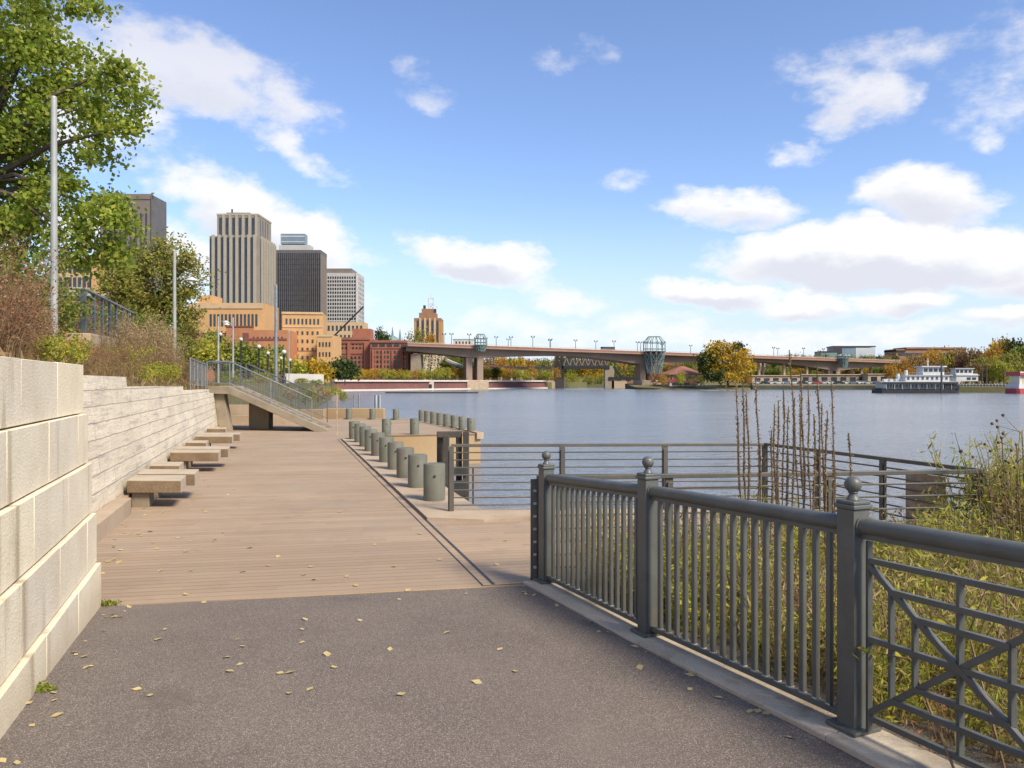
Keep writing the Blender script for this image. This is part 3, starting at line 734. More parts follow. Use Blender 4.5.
# ------------------------------------------------------------------ stairs at the end of the wall
def stairs():
    o=Vector((-7.6,31.1,0)); r=empty('stairway',o,0,'wide concrete stairway with sloping stringer rising from the boardwalk to a landing','stairs')
    A=Vector((-7.55,31.0,.12)); B=Vector((-11.45,31.0,1.83))
    sk=-.18
    def str_(y,name):
        pts=[A,B,Vector((B.x-.9,B.y,B.z)),Vector((B.x-.9,B.y,B.z-.30)),B+Vector((.05,0,-.32)),Vector((A.x-.42,A.y,.0)),Vector((A.x+.1,A.y,-.01)),Vector((A.x+.1,A.y,.08))]
        pts=[p-o+Vector((sk*(y-31.0),y-31.0,0)) for p in pts]
        MB().extr(pts,(0,.3,0)).build(name,M['conc'],r,bevel=.015)
    str_(31.0,'stringer'); str_(33.7,'stringer')
    n=11; run=(A.x-.1-B.x)/n; ris=(1.80)/n
    for k in range(n):
        x1=A.x-.1-k*run; x0=x1-run-.03; z1=(k+1)*ris-.05
        pr=[(x0+sk*.3,31.3),(x1+sk*.3,31.3),(x1+sk*2.7,33.7),(x0+sk*2.7,33.7)]
        MB().prism([(p[0]-o.x,p[1]-o.y) for p in pr],z1-.16,z1).build('step',M['conc'],r,bevel=.01)
    pr=[(-13.6,31.0),(B.x-.92,31.0),(B.x-.02+sk*.3-.9,31.3),(B.x+sk*5.4,36.7),(-17.0,36.7),(-16.0,31.3)]
    pr=[(-16.5,31.31),(B.x+sk*.3-.03,31.31),(B.x+sk*2.7-.03,33.9),(-17.5,33.9)]
    MB().prism([(p[0]-o.x,p[1]-o.y) for p in pr],1.55,1.80).build('landing',M['conc'],r,bevel=.012)
    # leaning end pier against the wall and the pier below the flight
    p=[Vector((-11.86,31.22,-.05)),Vector((-11.46,31.22,-.05)),Vector((-11.72,31.22,1.52)),Vector((-12.14,31.22,1.52))]
    MB().extr([q-o for q in p],(0,.4,0)).build('pier',M['conc'],r,bevel=.012)
    MB().box((-10.75-o.x,32.9-o.y,.55),(.85,.6,1.1)).build('pier',M['conc'],r,bevel=.012)
    MB().box((-13.3-o.x,37.2-o.y,.45),(4.6,.4,.9)).build('back_ledge',M['conc_tan'],r)
    MB().box((-12.6-o.x,36.5-o.y,.2),(5,.5,.4)).build('low_ledge',M['conc_tan'],r)
    def rail(pts,h,name,label,posts,mat,mesh=True):
        rr=empty(name,pts[0],0,label,'railing'); oo=Vector(pts[0]); U=Vector((0,0,1))
        for i in range(len(pts)-1):
            a=Vector(pts[i])-oo; b=Vector(pts[i+1])-oo
            MB().tube(a+U*h,b+U*h,.028,n=8).build('handrail',M[mat],rr,smooth=True)
            MB().tube(a+U*.12,b+U*.12,.018,n=6).build('bottom_rail',M[mat],rr,smooth=True)
            if mesh:
                mb=MB(); n=max(3,int((b-a).length/.11))
                for k in range(n+1):
                    q=a.lerp(b,k/n); mb.tube(q+U*.12,q+U*h,.0045,n=4,caps=False)
                for k in range(1,9): mb.tube(a+U*(.12+(h-.12)*k/9),b+U*(.12+(h-.12)*k/9),.0045,n=4,caps=False)
                mb.build('wire_mesh',M[mat],rr)
            m=max(1,round((b-a).length/1.55))
            for k in range(m+1):
                if k==0 and i>0: continue
                q=a.lerp(b,k/m); MB().tube(q-U*.06,q+U*(h-.01),.024,n=6).build('post',M[mat],rr,smooth=True)
    rail([(-8.12,31.14,.33),(-11.45,31.14,1.83),(-12.35,31.1,1.83)],1.0,'stair_railing','galvanized mesh handrail on the near side of the concrete stairs',None,'railgrey')
    rail([(-8.15,33.9,.28),(-11.75,33.9,1.83)],1.0,'stair_railing','darker mesh handrail on the far side of the concrete stairs',None,'railblue')
    rail([(wallx(25.2)-.5,25.2,1.80),(wallx(27.5)-.5,27.5,1.76),(wallx(30.5)-.5,30.5,1.72)],.98,'guard_railing','wire mesh guard railing on top of the pale wall before the stairs',None,'railgrey')
    rail([(-12.0,33.95,1.83),(-17.2,33.95,1.83)],1.0,'guard_railing','blue grey guard railing along the back edge of the stair landing',None,'railblue')
stairs()

# upper walkway railing on the hillside
def upper_walk():
    a=Vector((-10.35,18.6,3.22)); b=Vector((-13.45,27.2,3.42)); c=Vector((-12.6,17.5,3.2)); r=empty('walkway_railing',a,0,'grey steel railing with wide top bar on the upper walkway above the wall','railing')
    U=Vector((0,0,1))
    def seg(p,q,n,top):
        p=p-a; q=q-a
        MB().bar(p+U*1.03,q+U*1.03,top,.05).build('top_bar',M['railgrey'],r,bevel=.008)
        for k in range(8): MB().tube(p+U*(.12+k*.11),q+U*(.12+k*.11),.011,n=6).build('bar',M['railblue'],r)
        for k in range(n+1):
            m=p.lerp(q,k/n); MB().bar(m+U*-.1,m+U*1.0,.06,.06).build('post',M['railblue'],r)
    seg(a,b,7,.12); seg(a+Vector((-.04,-.03,0)),c,2,.22)
    mb=MB().extr([a+Vector((.25,-.2,-.05)),b+Vector((.25,.1,-.05)),b+Vector((-2.2,.1,-.05)),c+Vector((-.6,-.2,-.05))],(0,0,-1.2))
    tag(mb.build('walkway_slab',M['conc_tan'],bevel=.02),'concrete slab of the upper walkway under the grey railing','walkway')
upper_walk()

# ------------------------------------------------------------------ light poles
def light_pole(px,Y,ytop,label,group,side=1,zb=1.7,r0=.075,r1=.05,lampz=.86,arm=.9,head=True,mat='pole'):
    x=xat(px,Y); zt=zat(ytop,Y); r=empty('light_pole',(x,Y,zb),0,label,'light pole',group); H=zt-zb
    MB().tube((0,0,-.3),(0,0,H),r0,r1,14).build('pole',M[mat],r,smooth=True)
    MB().lathe([(r1*1.02,H),(r1*.8,H+.03),(.0,H+.035)],n=10).build('cap',M['pole'],r)
    if head:
        z=H*lampz; MB().tube((0,0,z+.06),(side*arm,0,z+.12),.02,n=6).build('lamp_arm',M['pole'],r)
        lp=MB().lathe([(.02,.16),(.09,.12),(.26,.02),(.27,-.01),(.22,-.02)],(side*arm,0,z-.02),14).build('lamp_shade',M['white'],r,smooth=True)
g='tall light poles along the boardwalk'
light_pole(54,14.5,98,'nearest tall pale light pole rising behind the block wall',g,-1,1.75,.07,.052,.88,.55,head=False)
light_pole(174.5,32,251,'second tall pale light pole above the long wall',g,1,1.7,.085,.06,.79,.72)
light_pole(218.3,59,317,'third pale pole with a lamp arm above the stair landing',g,1,1.9,.085,.06,.92,.6)
light_pole(233,62,318,'fourth pale pole close to the right of the third pole',g,-1,1.9,.085,.06,.9,.5)
light_pole(276,72,285,'tall blue grey steel pole in front of the orange brick building',None,1,1.9,.17,.13,1,.5,head=False,mat='railgrey')
light_pole(289,80,330,'slim dark pole beside the blue grey pole',None,1,1.9,.045,.035,1,.5,head=False)
def globe_lamp(px,Y,yt,label):
    x=xat(px,Y); zt=zat(yt,Y); zb=1.9; H=zt-zb
    r=empty('globe_lamp',(x,Y,zb),0,label,'street lamp','globe lamps on the river bank')
    MB().lathe([(.16,-.2),(.16,.5),(.09,.6),(.07,H-.5),(.12,H-.42),(.05,H-.4)],n=10).build('post',M['black'],r,smooth=True)
    MB().lathe([(.10,H-.42)]+[(.19*math.sin(a),H-.24-.19*math.cos(a)) for a in np.linspace(.5,3.1,9)],n=12).build('globe',M['globe'],r,smooth=True)
for px,Y,yt,lb in ((259,70,344,'dark globe lamp left of the tall blue grey pole'),(268,82,351,'short globe lamp between dark lamp and blue grey pole'),(284,62,349,'nearest globe lamp just right of the blue grey pole'),
    (281,84,356,'small globe lamp behind the nearest globe lamp'),(290,92,358,'farthest globe lamp low against the tan building'),(241,78,337,'globe lamp right of the paired pale poles'),(220.5,80,332,'globe lamp beside the third pale pole')):
    globe_lamp(px,Y,yt,lb)
# ------------------------------------------------------------------ city buildings
def bld(name,label,px0,px1,Y,zb=1.9,rz=0.0,cat='building'):
    """empty at the middle of the front foot; local x to the right, y away, z up. returns (root, width)"""
    x0,x1=xat(px0,Y),xat(px1,Y)
    return empty(name,((x0+x1)/2,Y,zb),rz,label,cat), x1-x0
def H(py,Y,zb=1.9): return zat(py,Y)-zb
def block(r,nm,mat,x0,x1,y0,y1,z0,z1): return MB().box(((x0+x1)/2,(y0+y1)/2,(z0+z1)/2),(x1-x0,y1-y0,z1-z0)).build(nm,mat,r)
def grid(r,nm,mat,x0,x1,z0,z1,nx,nz,fw=.5,fh=.5,y=-.06,skip=None,side=None,lim=100,d=.12):
    """a face of windows, each its own part sharing one mesh; side=(x,y0,y1): on the right or left side face instead"""
    cw=(x1-x0)/nx; ch=(z1-z0)/nz
    me=MB().box((0,0,0),(cw*fw,d,ch*fh) if side is None else (d,cw*fw,ch*fh)).mesh(nm,mat)
    cells=[(i,j) for j in range(nz) for i in range(nx) if not(skip and skip(i,j))]
    rest=MB()
    for n,(i,j) in enumerate(cells):
        u=x0+(i+.5)*cw; z=z0+(j+.5)*ch
        p=(u,y,z) if side is None else (side,u,z)
        if n<lim: inst(r,nm,me,r,p)
        else: rest.box(p,(cw*fw,d,ch*fh) if side is None else (d,cw*fw,ch*fh))
    if rest.v: tag(rest.build(nm+'_field',mat,r),kind='stuff')

# limestone tower with vertical piers
def tower1():
    Y=420; r,w=bld('stone_tower','tall beige stone tower with dark vertical window strips and a set back crown',209.5,259,Y)
    h1=H(236,Y); h2=H(214.5,Y); D=31; a,b=-w/2,w/2
    block(r,'wall',M['lime'],a,b,0,D,0,h1)
    block(r,'upper_wall',M['lime'],a+3.2,b-1.2,2.5,D-6,h1-.1,h2)
    block(r,'parapet',M['limepale'],a+3.0,b-1.0,2.3,D-5.8,h2,h2+1.0)
    n=7
    for k in range(n+1):
        x=a+2.2+k*(w-4.4)/n; block(r,'pier',M['limepale'],x-.75,x+.75,-.9,.0,0,h1+.6)
    for k in range(n):
        x=a+2.2+(k+.5)*(w-4.4)/n; block(r,'window_strip',M['glass'],x-.95,x+.95,-.12,.0,0,h1-.8)
    block(r,'window_strip',M['glass'],a+.25,a+1.1,-.12,0,0,h1-1.5)
    for k in range(6):
        x=a+5.2+k*(w-8.4)/5.2; block(r,'window_strip',M['glass'],x-.7,x+.7,2.3,2.5,h1+1.2,h2-1.2)
        block(r,'pier',M['limepale'],x+.9,x+2.2,2.1,2.5,h1,h2+.4)
    for k in range(7):
        y=2.4+k*4.3; block(r,'window_strip',M['glass'],b,b+.12,y-.75,y+.75,0,h1-1.2)
        if k: block(r,'pier',M['limepale'],b,b+.7,y-2.9,y-1.4,0,h1+.5)
    for k in range(4):
        y=6+k*4.3; block(r,'window_strip',M['glass'],b-1.2,b-1.05,y-.7,y+.7,h1+1.2,h2-1.2)
    block(r,'roof_mast',M['darksteel'],a+8.6,a+9.3,9,9.7,h2+1,h2+5)
    block(r,'roof_box',M['lime'],a+7,a+20,6,16,h2+1,h2+2.4)
tower1()
def tower2():
    Y=520; r,w=bld('dark_glass_tower','dark bronze glass tower with thin pale mullions and a sign box on its roof',275.5,320.5,Y)
    h=H(250,Y); D=17; a,b=-w/2,w/2
    block(r,'curtain_wall',M['darkglass'],a,b,0,D,0,h)
    block(r,'cornice',M['mullion'],a-.2,b+.2,-.2,D+.2,h-2.2,h)
    n=22
    for k in range(n+1):
        x=a+k*w/n; block(r,'mullion',M['mullion'],x-.2,x+.2,-.35,-.01,0,h-2.2)
    block(r,'side_wall',M['taupe'],b,b+.15,0,D,0,h-2.2)
    for k in range(24): 
        z=3+k*(h-6)/24; block(r,'floor_band',M['black'],a,b,-.12,-.02,z,z+.5)
    block(r,'roof_deck_house',M['greywhite'],a+1,a+22,4,14,h,h+4.2)
    hb=h+4.2; block(r,'roof_sign_box',M['bluegrey'],a+2,a+18.5,5,12,hb+.8,hb+7.8)
    block(r,'sign_band',M['palegrey'],a+2.2,a+18.2,4.9,5,hb+5.6,hb+6.4)
    block(r,'sign_band',M['palegrey'],a+2.2,a+18.2,4.9,5,hb+2,hb+2.6)
    for k in range(6): block(r,'sign_leg',M['darksteel'],a+2.5+k*3,a+3+k*3,5.2,5.7,hb,hb+.9)
tower2()
def tower3():
    Y=560; r,w=bld('grid_tower','grey white apartment tower with a grid of small windows and a dark flat cap',324,358,Y)
    h=H(273,Y); D=24; a,b=-w/2,w/2
    block(r,'wall',M['greywhite'],a,b,0,D,0,h)
    block(r,'cap',M['taupe'],a,b-5,2,D-3,h,h+3.6)
    grid(r,'window',M['glass'],a+.6,b-1.5,h*.22,h-2,13,22,.62,.6,lim=100)
    grid(r,'side_window',M['glass'],1,D-1,h*.2,h-2,4,18,.4,.5,side=b+.05,lim=72)
    block(r,'corner_pier',M['coping'],b-1.4,b,-.5,0,0,h)
tower3()
def low_tower():
    Y=500; r,w=bld('lower_grid_building','pale low building with square windows at the foot of the grid tower',326,364,Y)
    h=H(322,Y); block(r,'wall',M['tan2'],-w/2,w/2,0,14,0,h); grid(r,'window',M['glass'],-w/2+.5,w/2-.5,8,h-1,9,5,.5,.55)
low_tower()
def orange():
    Y=330; r,w=bld('tan_office_building','long pale tan brick building with rows of windows below the stone tower',188,263,Y)
    h=H(303,Y); a,b=-w/2,w/2
    block(r,'wall',M['tan'],a,b,0,22,0,h); block(r,'parapet',M['tan2'],a,b,-.3,0,h-2.4,h-.01)
    block(r,'rear_block',M['tan'],a+2,a+8,6,18,h,h+4)
    grid(r,'window',M['glass'],a+9,b-2,h*.66,h-3.2,13,1,.55,.62); grid(r,'window',M['glass'],a+1,b-1,h*.12,h*.6,14,3,.5,.5)
    block(r,'ledge',M['tan2'],a,b,-.4,0,h*.62,h*.645)
    block(r,'front_range',M['tan'],b-14,b+10,-6,-.01,0,h*.6); block(r,'range_coping',M['tan2'],b-14.2,b+10.2,-6.3,-6,h*.575,h*.61); grid(r,'range_window',M['glass'],b-13,b+9,h*.42,h*.57,12,1,.5,.5,y=-6.06)
    Y=285; r,w=bld('orange_brick_building','low orange brick building with blank upper walls near the leaning tree',192,262,Y)
    h=H(326,Y); a,b=-w/2,w/2
    block(r,'wall',M['orange'],a,b,0,18,0,h-2); block(r,'wall_step',M['orange'],b-13,b-3,-.8,0,0,h)
    block(r,'coping',M['tan2'],a,b,-.3,0,h-2.6,h-1.9)
    grid(r,'window',M['glass'],a+2,b-14,4,h-4,6,3,.35,.4); block(r,'coping',M['brickdark'],b-13.2,b-2.8,-.95,-.8,h-.6,h)
    Y=262; r,w=bld('brick_annex','red orange brick annex with a stepped corner in front of the tan office',243,290,Y)
    h=H(330,Y); a,b=-w/2,w/2
    block(r,'wall',M['orange'],a,b-1,0,16,0,h); block(r,'corner_shaft',M['brickdark'],a,a+2,-.5,0,0,h-1)
    block(r,'band',M['brickdark'],a,b-1,-.15,0,h*.8,h*.84); block(r,'band',M['brickdark'],a,b-1,-.15,0,h*.5,h*.53)
    grid(r,'window',M['glass'],a+3,b-2,3,h-1.2,8,4,.36,.36)
    Y=275; r,w=bld('tan_corner_building','square tan brick building seen at its corner with many small windows',283,322,Y,rz=R(9))
    h=H(312,Y); a,b=-w/2,w/2
    block(r,'wall',M['tan'],a,b,0,22,0,h); block(r,'cornice',M['tan2'],a-.2,b+.2,-.3,0,h-.8,h); 
    block(r,'band',M['tan2'],a,b,-.2,0,h*.78,h*.80); block(r,'band',M['orange'],a,b,-.12,0,h*.44,h*.46)
    grid(r,'window',M['glass'],a+.8,b-.8,h*.80,h*.93,9,1,.45,.6); grid(r,'window',M['glass'],a+.8,b-.8,h*.06,h*.76,7,6,.38,.42)
    block(r,'side_wall',M['orange'],a-.12,a,0,22,0,h)  # darker brick skin paints the shade on this left face
    Y=268; r,w=bld('tan_low_wing','low tan wing with square windows at the right of the corner building',317,332.5,Y)
    h=H(335,Y); block(r,'wall',M['tan'],-w/2,w/2,0,14,0,h); grid(r,'window',M['glass'],-w/2+.4,w/2-.4,1,h-1.5,4,4,.45,.45)
    block(r,'coping',M['tan2'],-w/2,w/2,-.2,0,h-.6,h+.05)
orange()
def redbrick():
    Y=330; r,w=bld('red_brick_building','taller red brick riverside building with recessed bays and a square roof block',329,370,Y)
    a,b=-w/2,w/2; h=H(337.5,Y); h2=H(328,Y)
    block(r,'wall',M['brick'],a,b,0,20,0,h); block(r,'roof_block',M['brick'],b-8.4,b-.6,4,12,h,h2)
    block(r,'cornice',M['roofred'],a-.2,b+.2,-.4,0,h-1.0,h+.05); block(r,'band',M['brickdark'],a,b,-.2,0,h-2.7,h-2.2)
    block(r,'band',M['brickdark'],a,b,-.2,0,h*.62,h*.645)
    block(r,'bay',M['glass'],a+1.6,a+4.6,-.1,0,h*.25,h*.6); block(r,'bay',M['glass'],b-9,b-5,-.1,0,0,h*.3)
    grid(r,'window',M['glass'],a+.5,b-.4,h*.72,h*.90,11,2,.55,.5); grid(r,'window',M['glass'],a+.5,b-.4,2,h*.6,10,5,.55,.6)
    block(r,'pilaster',M['brick'],b-2.5,b,-.6,0,0,h*.9); block(r,'pilaster',M['brick'],a+8,a+9.2,-.6,0,0,h*.9)
    Y=326; r,w=bld('red_brick_building','lower red brick riverside building of many square windows beside the bridge end',370,408.5,Y)
    a,b=-w/2,w/2; h=H(340.5,Y)
    block(r,'wall',M['brick'],a,b,0,20,0,h); block(r,'cornice',M['roofred'],a-.1,b+.2,-.5,0,h-.9,h+.05); block(r,'band',M['brickdark'],a,b,-.2,0,h*.80,h*.82)
    block(r,'shadow_strip',M['brickdark'],a,a+.6,-.1,0,0,h)  # raised dark strip painted in for shade between the two brick fronts
    for k in range(4): 
        x=a+1.4+k*4.1; block(r,'pilaster',M['brick'],x-.45,x+.45,-.5,0,0,h*.78)
    grid(r,'window',M['glass'],a+.6,b-.4,h*.82,h*.95,5,1,.75,.5); grid(r,'window',M['glass'],a+1,b-.6,1.6,h*.78,10,6,.55,.55)
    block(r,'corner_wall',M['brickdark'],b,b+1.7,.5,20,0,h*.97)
redbrick()
def brown():
    Y=640; r,w=bld('brown_brick_tower','brown brick tower with gold stone piers and a pale sign frame on its roof',414,441,Y)
    a,b=-w/2,w/2; h=H(318,Y)
    block(r,'wall',M['browntower'],a,b,0,22,0,h); 
    for k in range(6):
        x=a+1.1+k*(w-2.2)/5; block(r,'pier',M['gold'] if k in (0,5) else M['tan2'],x-.85,x+.85,-.7,0,0,h-(0 if k in(1,2,3,4) else 3))
    for k in range(5):
        x=a+1.1+(k+.5)*(w-2.2)/5; block(r,'window_strip',M['glass'],x-.8,x+.8,-.15,0,0,h-2)
    block(r,'right_wall',M['gold'],b,b+.15,0,22,0,h-3)
    block(r,'crown',M['browntower'],a+4,b-4.5,1,18,h,h+4.5); block(r,'crown',M['browntower'],a+6,b-7,3,15,h+4.4,h+8); 
    block(r,'roof_tank',M['darksteel'],a+7.2,a+9.2,4,6,h+8,h+11); block(r,'roof_tank',M['darksteel'],b-6.4,b-4.4,4,6,h+4.5,h+8)
    s=MB(); x=a+11.6; z=h+8
    s.bar((x,4,z),(x,4,z+9),.9,.9).bar((x+4,4,z),(x+4,4,z+9),.9,.9).bar((x,4,z+8.6),(x+4,4,z+8.6),.5,.9).bar((x,4,z+4.2),(x+4,4,z+4.2),.5,.8).bar((x,4,z),(x+4,4,z+4),.4,.6).bar((x+4,4,z),(x,4,z+4),.4,.6)
    s.bar((x+4,4,z+4.5),(x+7.5,4,z+1),.5,.6).bar((x+2,4,z+8.6),(x+2,4,z+12),.5,.6)
    s.build('roof_sign_frame',M['white'],r)
brown()
def grey_left():
    Y=230; r,w=bld('grey_brown_tower','plain grey brown tower block half hidden behind the big green tree',100,153,Y,zb=6)
    h=H(196,Y,6); a,b=-w/2,w/2
    block(r,'wall',M['taupe'],a,b-.4,0,9,0,h); block(r,'edge_fin',M['mullion'],b-.45,b,-.4,9,0,h+.2); block(r,'parapet',M['taupe'],a,b,-.2,.2,h-1,h+.6)
    for k in range(9): block(r,'window_strip',M['glass'],a+1.2+k*1.55,a+1.7+k*1.55,-.08,0,h*.1,h*.9)
    Y=150; r,w=bld('cream_grid_building','pale cream building with a grid of square windows glimpsed under the big tree',52,104,Y,zb=5)
    h=H(257,Y,5); a,b=-w/2,w/2
    block(r,'wall',M['tan2'],a,b,0,12,0,h); grid(r,'window',M['glass'],a+.3,b-2.4,h*.3,h-.6,8,5,.62,.66); block(r,'end_bay',M['tan'],b-2.2,b+.2,-.5,0,0,h+.5)
    Y=60; r,w=bld('brick_house','low dusky brick building behind the walkway railing',56,92,Y,zb=4); h=H(296,Y,4)
    block(r,'wall',M['brickdark'],-w/2,w/2,0,6,0,h); block(r,'roof_edge',M['palegrey'],-w/2-.3,w/2+.3,-.3,6.2,h,h+.25); grid(r,'window',M['glass'],-w/2+.2,w/2-.2,.5,h-.5,3,1,.5,.6)
grey_left()
def crane():
    Y=322; a=at(329,341,Y); b=at(363.5,306.5,Y); r=empty('crane_boom',a,0,'thin dark crane boom slanting up over the red brick building','crane'); d=b-a
    MB().bar((0,0,0),d,.5,.6).build('boom',M['black'],r); MB().box((-1,0,-.8),(3.2,2.2,2.4)).build('cab',M['darksteel'],r)
    MB().tube(d*.97,d*.97+Vector((.3,0,-7)),.06,n=5).build('hoist_line',M['black'],r)
crane()
def skyline_bits():
    Y=700; 
    for px,yt,lb in ((392.5,327,'left of the two thin grey spires beyond the red brick roofs'),(400,329,'right of the two thin grey spires beyond the red brick roofs')):
        x=xat(px,Y); z=zat(yt,Y); r=empty('church_spire',(x,Y,10),0,lb,'spire')
        MB().lathe([(2.2,0),(2.2,z-26),(1.6,z-22),(.2,z-10)],n=6).build('tower',M['bluegrey'],r)
    Y=620; r,w=bld('dome_building','green grey domed roof rising behind the red brick building',377,398,Y,zb=4); h=H(341,Y,4)
    block(r,'wall',M['tan2'],-w/2,w/2,0,14,0,h); MB().lathe([(w/2*math.cos(a),h+w/2*.62*math.sin(a)) for a in np.linspace(0,1.5,8)],(0,7,0),18).build('dome',M['teal'],r,smooth=True)
    Y=700; r,w=bld('modern_building','blue grey modern building with a pale right half on the skyline above the bridge',836,875,Y); h=H(347,Y); a,b=-w/2,w/2
    block(r,'glass_half',M['bluegrey'],a,a+w*.5,0,20,0,h); block(r,'pale_half',M['palegrey'],a+w*.5,b,-.3,20,0,h-.6); block(r,'roof',M['darksteel'],a-.3,b+.5,-.8,21,h,h+1); block(r,'dark_panel',M['darkglass'],a-3,a+5,-1.2,8,0,h+1)
    grid(r,'window',M['glass'],a+w*.55,b-1,h*.3,h*.8,5,2,.4,.35); block(r,'band',M['glass'],a+5,a+w*.5,-.15,0,h*.45,h*.7)
    Y=690; r,w=bld('modern_annex','low teal grey annex left of the modern skyline building',821,837,Y); h=H(352,Y)
    block(r,'wall',M['teal'],-w/2,w/2,0,15,0,h); block(r,'roof',M['darksteel'],-w/2,w/2,-.5,15,h,h+.8)
    Y=640; r,w=bld('long_brown_building','long low brown building on the ridge behind the autumn trees',896,966,Y); h=H(349,Y); a,b=-w/2,w/2
    block(r,'wall',M['browntower'],a,b,0,20,0,h); block(r,'roof',M['roofred'],a+8,b,-1,21,h,h+1.4); block(r,'roof',M['darksteel'],a,a+8,-1,21,h-2,h-.9)
    block(r,'band',M['glass'],a+2,b-2,-.2,0,h*.8,h*.88)
    Y=430; r,w=bld('bridge_house','small pale building behind the bridge deck near its left end',453,473,Y,zb=12); h=H(339.5,Y,12)
    block(r,'wall',M['coping'],-w/2,w/2,0,10,0,h); block(r,'roof',M['palegrey'],-w/2-.3,w/2+.3,-.3,10,h,h+.4); grid(r,'window',M['glass'],-w/2+1,w/2-1,h-3,h-.6,5,1,.5,.6)
skyline_bits()

# ------------------------------------------------------------------ river wall, bluff, bridge
def river_wall():
    a=Vector((at(333,0,262).x,262,0)); b=Vector((at(545,0,372).x,372,0)); r=empty('river_wall',a,0,'long dark red river wall with a pale promenade coping across the water','river wall'); d=b-a
    U=Vector((0,0,1)); zt=2.75
    MB().bar(U*.85,d+U*.85,1.2,2.6).build('wall',M['redwall'],r)
    MB().bar(U*2.45+Vector((0,-.3,0)),d+U*2.45+Vector((0,-.3,0)),2.2,.62).build('coping',M['coping'],r)
    MB().bar(U*-.95+Vector((0,-.9,0)),d+U*-.95+Vector((0,-.9,0)),3.0,.8).build('ledge',M['coping'],r)
    for f in (.375,):
        q=d*f+Vector((0,-.8,0)); MB().box(q+U*.9,(2.6,1.6,3.6)).build('outlet_block',M['coping'],r); MB().box(q+U*.3+Vector((0,-.85,0)),(1.4,.1,1.6)).build('outlet',M['black'],r)
    mb=MB()
    n=46
    for k in range(n+1):
        q=d*(k/n); mb.tube(q+U*2.7,q+U*3.8,.05,n=4)
    mb.tube(U*3.75,d+U*3.75,.05,n=4).tube(U*3.3,d+U*3.3,.04,n=4)
    mb.build('promenade_rail',M['darksteel'],r)
river_wall()
p0=at(420,394.4,215); 
tag(MB().box((0,0,.0),(26,1.1,.5)).build('floating_boom',M['darksteel'],loc=(xat(432,215),215,WZ+.1)),'low dark floating boom on the water before the river wall','boom')
def bluff():
    r=np.random.default_rng(3); nx,nz=90,40; Y=352; vs=[];fs=[]
    for j in range(nz+1):
        for i in range(nx+1):
            px=405+i*(484-405)/nx; f=j/nz
            top=14.8-max(0,(px-462)/22)*11
            x=xat(px,Y); z=1.6+f*(top-1.6)
            rid=math.sin(px*1.9)*.9+math.sin(px*.73+1)*1.6+math.sin(px*4.1+z)*.5
            st=(math.floor(z/1.9)*.55)
            y=Y+f*6-rid*.6*(1-f*.5)+st+r.uniform(-.45,.45)
            if px>445: y-= max(0,(1-f*1.6))*10*min(1,(px-445)/25)
            vs.append((x+r.uniform(-.15,.15),y,z))
    for j in range(nz):
        for i in range(nx):
            k=j*(nx+1)+i; fs.append((k,k+1,k+nx+2,k+nx+1))
    struct('bluff',MB().add(vs,fs),M['rock'])
    struct('bluff_top',MB().prism([(xat(404,352),364),(xat(470,352),364),(xat(472,352),440),(-70,640),(-420,640),(-420,372),(xat(404,352),372)],0,13.5),M['grassland'])
bluff()
BA=Vector((xat(404,318),318,zat(343.5,318))); BB=Vector((xat(905,405),405,zat(361.5,405)))
def bpt(px):                                    # point of the deck axis under a sight line
    k=(px-512)/F; d=BB-BA; t=(k*BA.y-BA.x)/(d.x-k*d.y); return BA+d*t,t
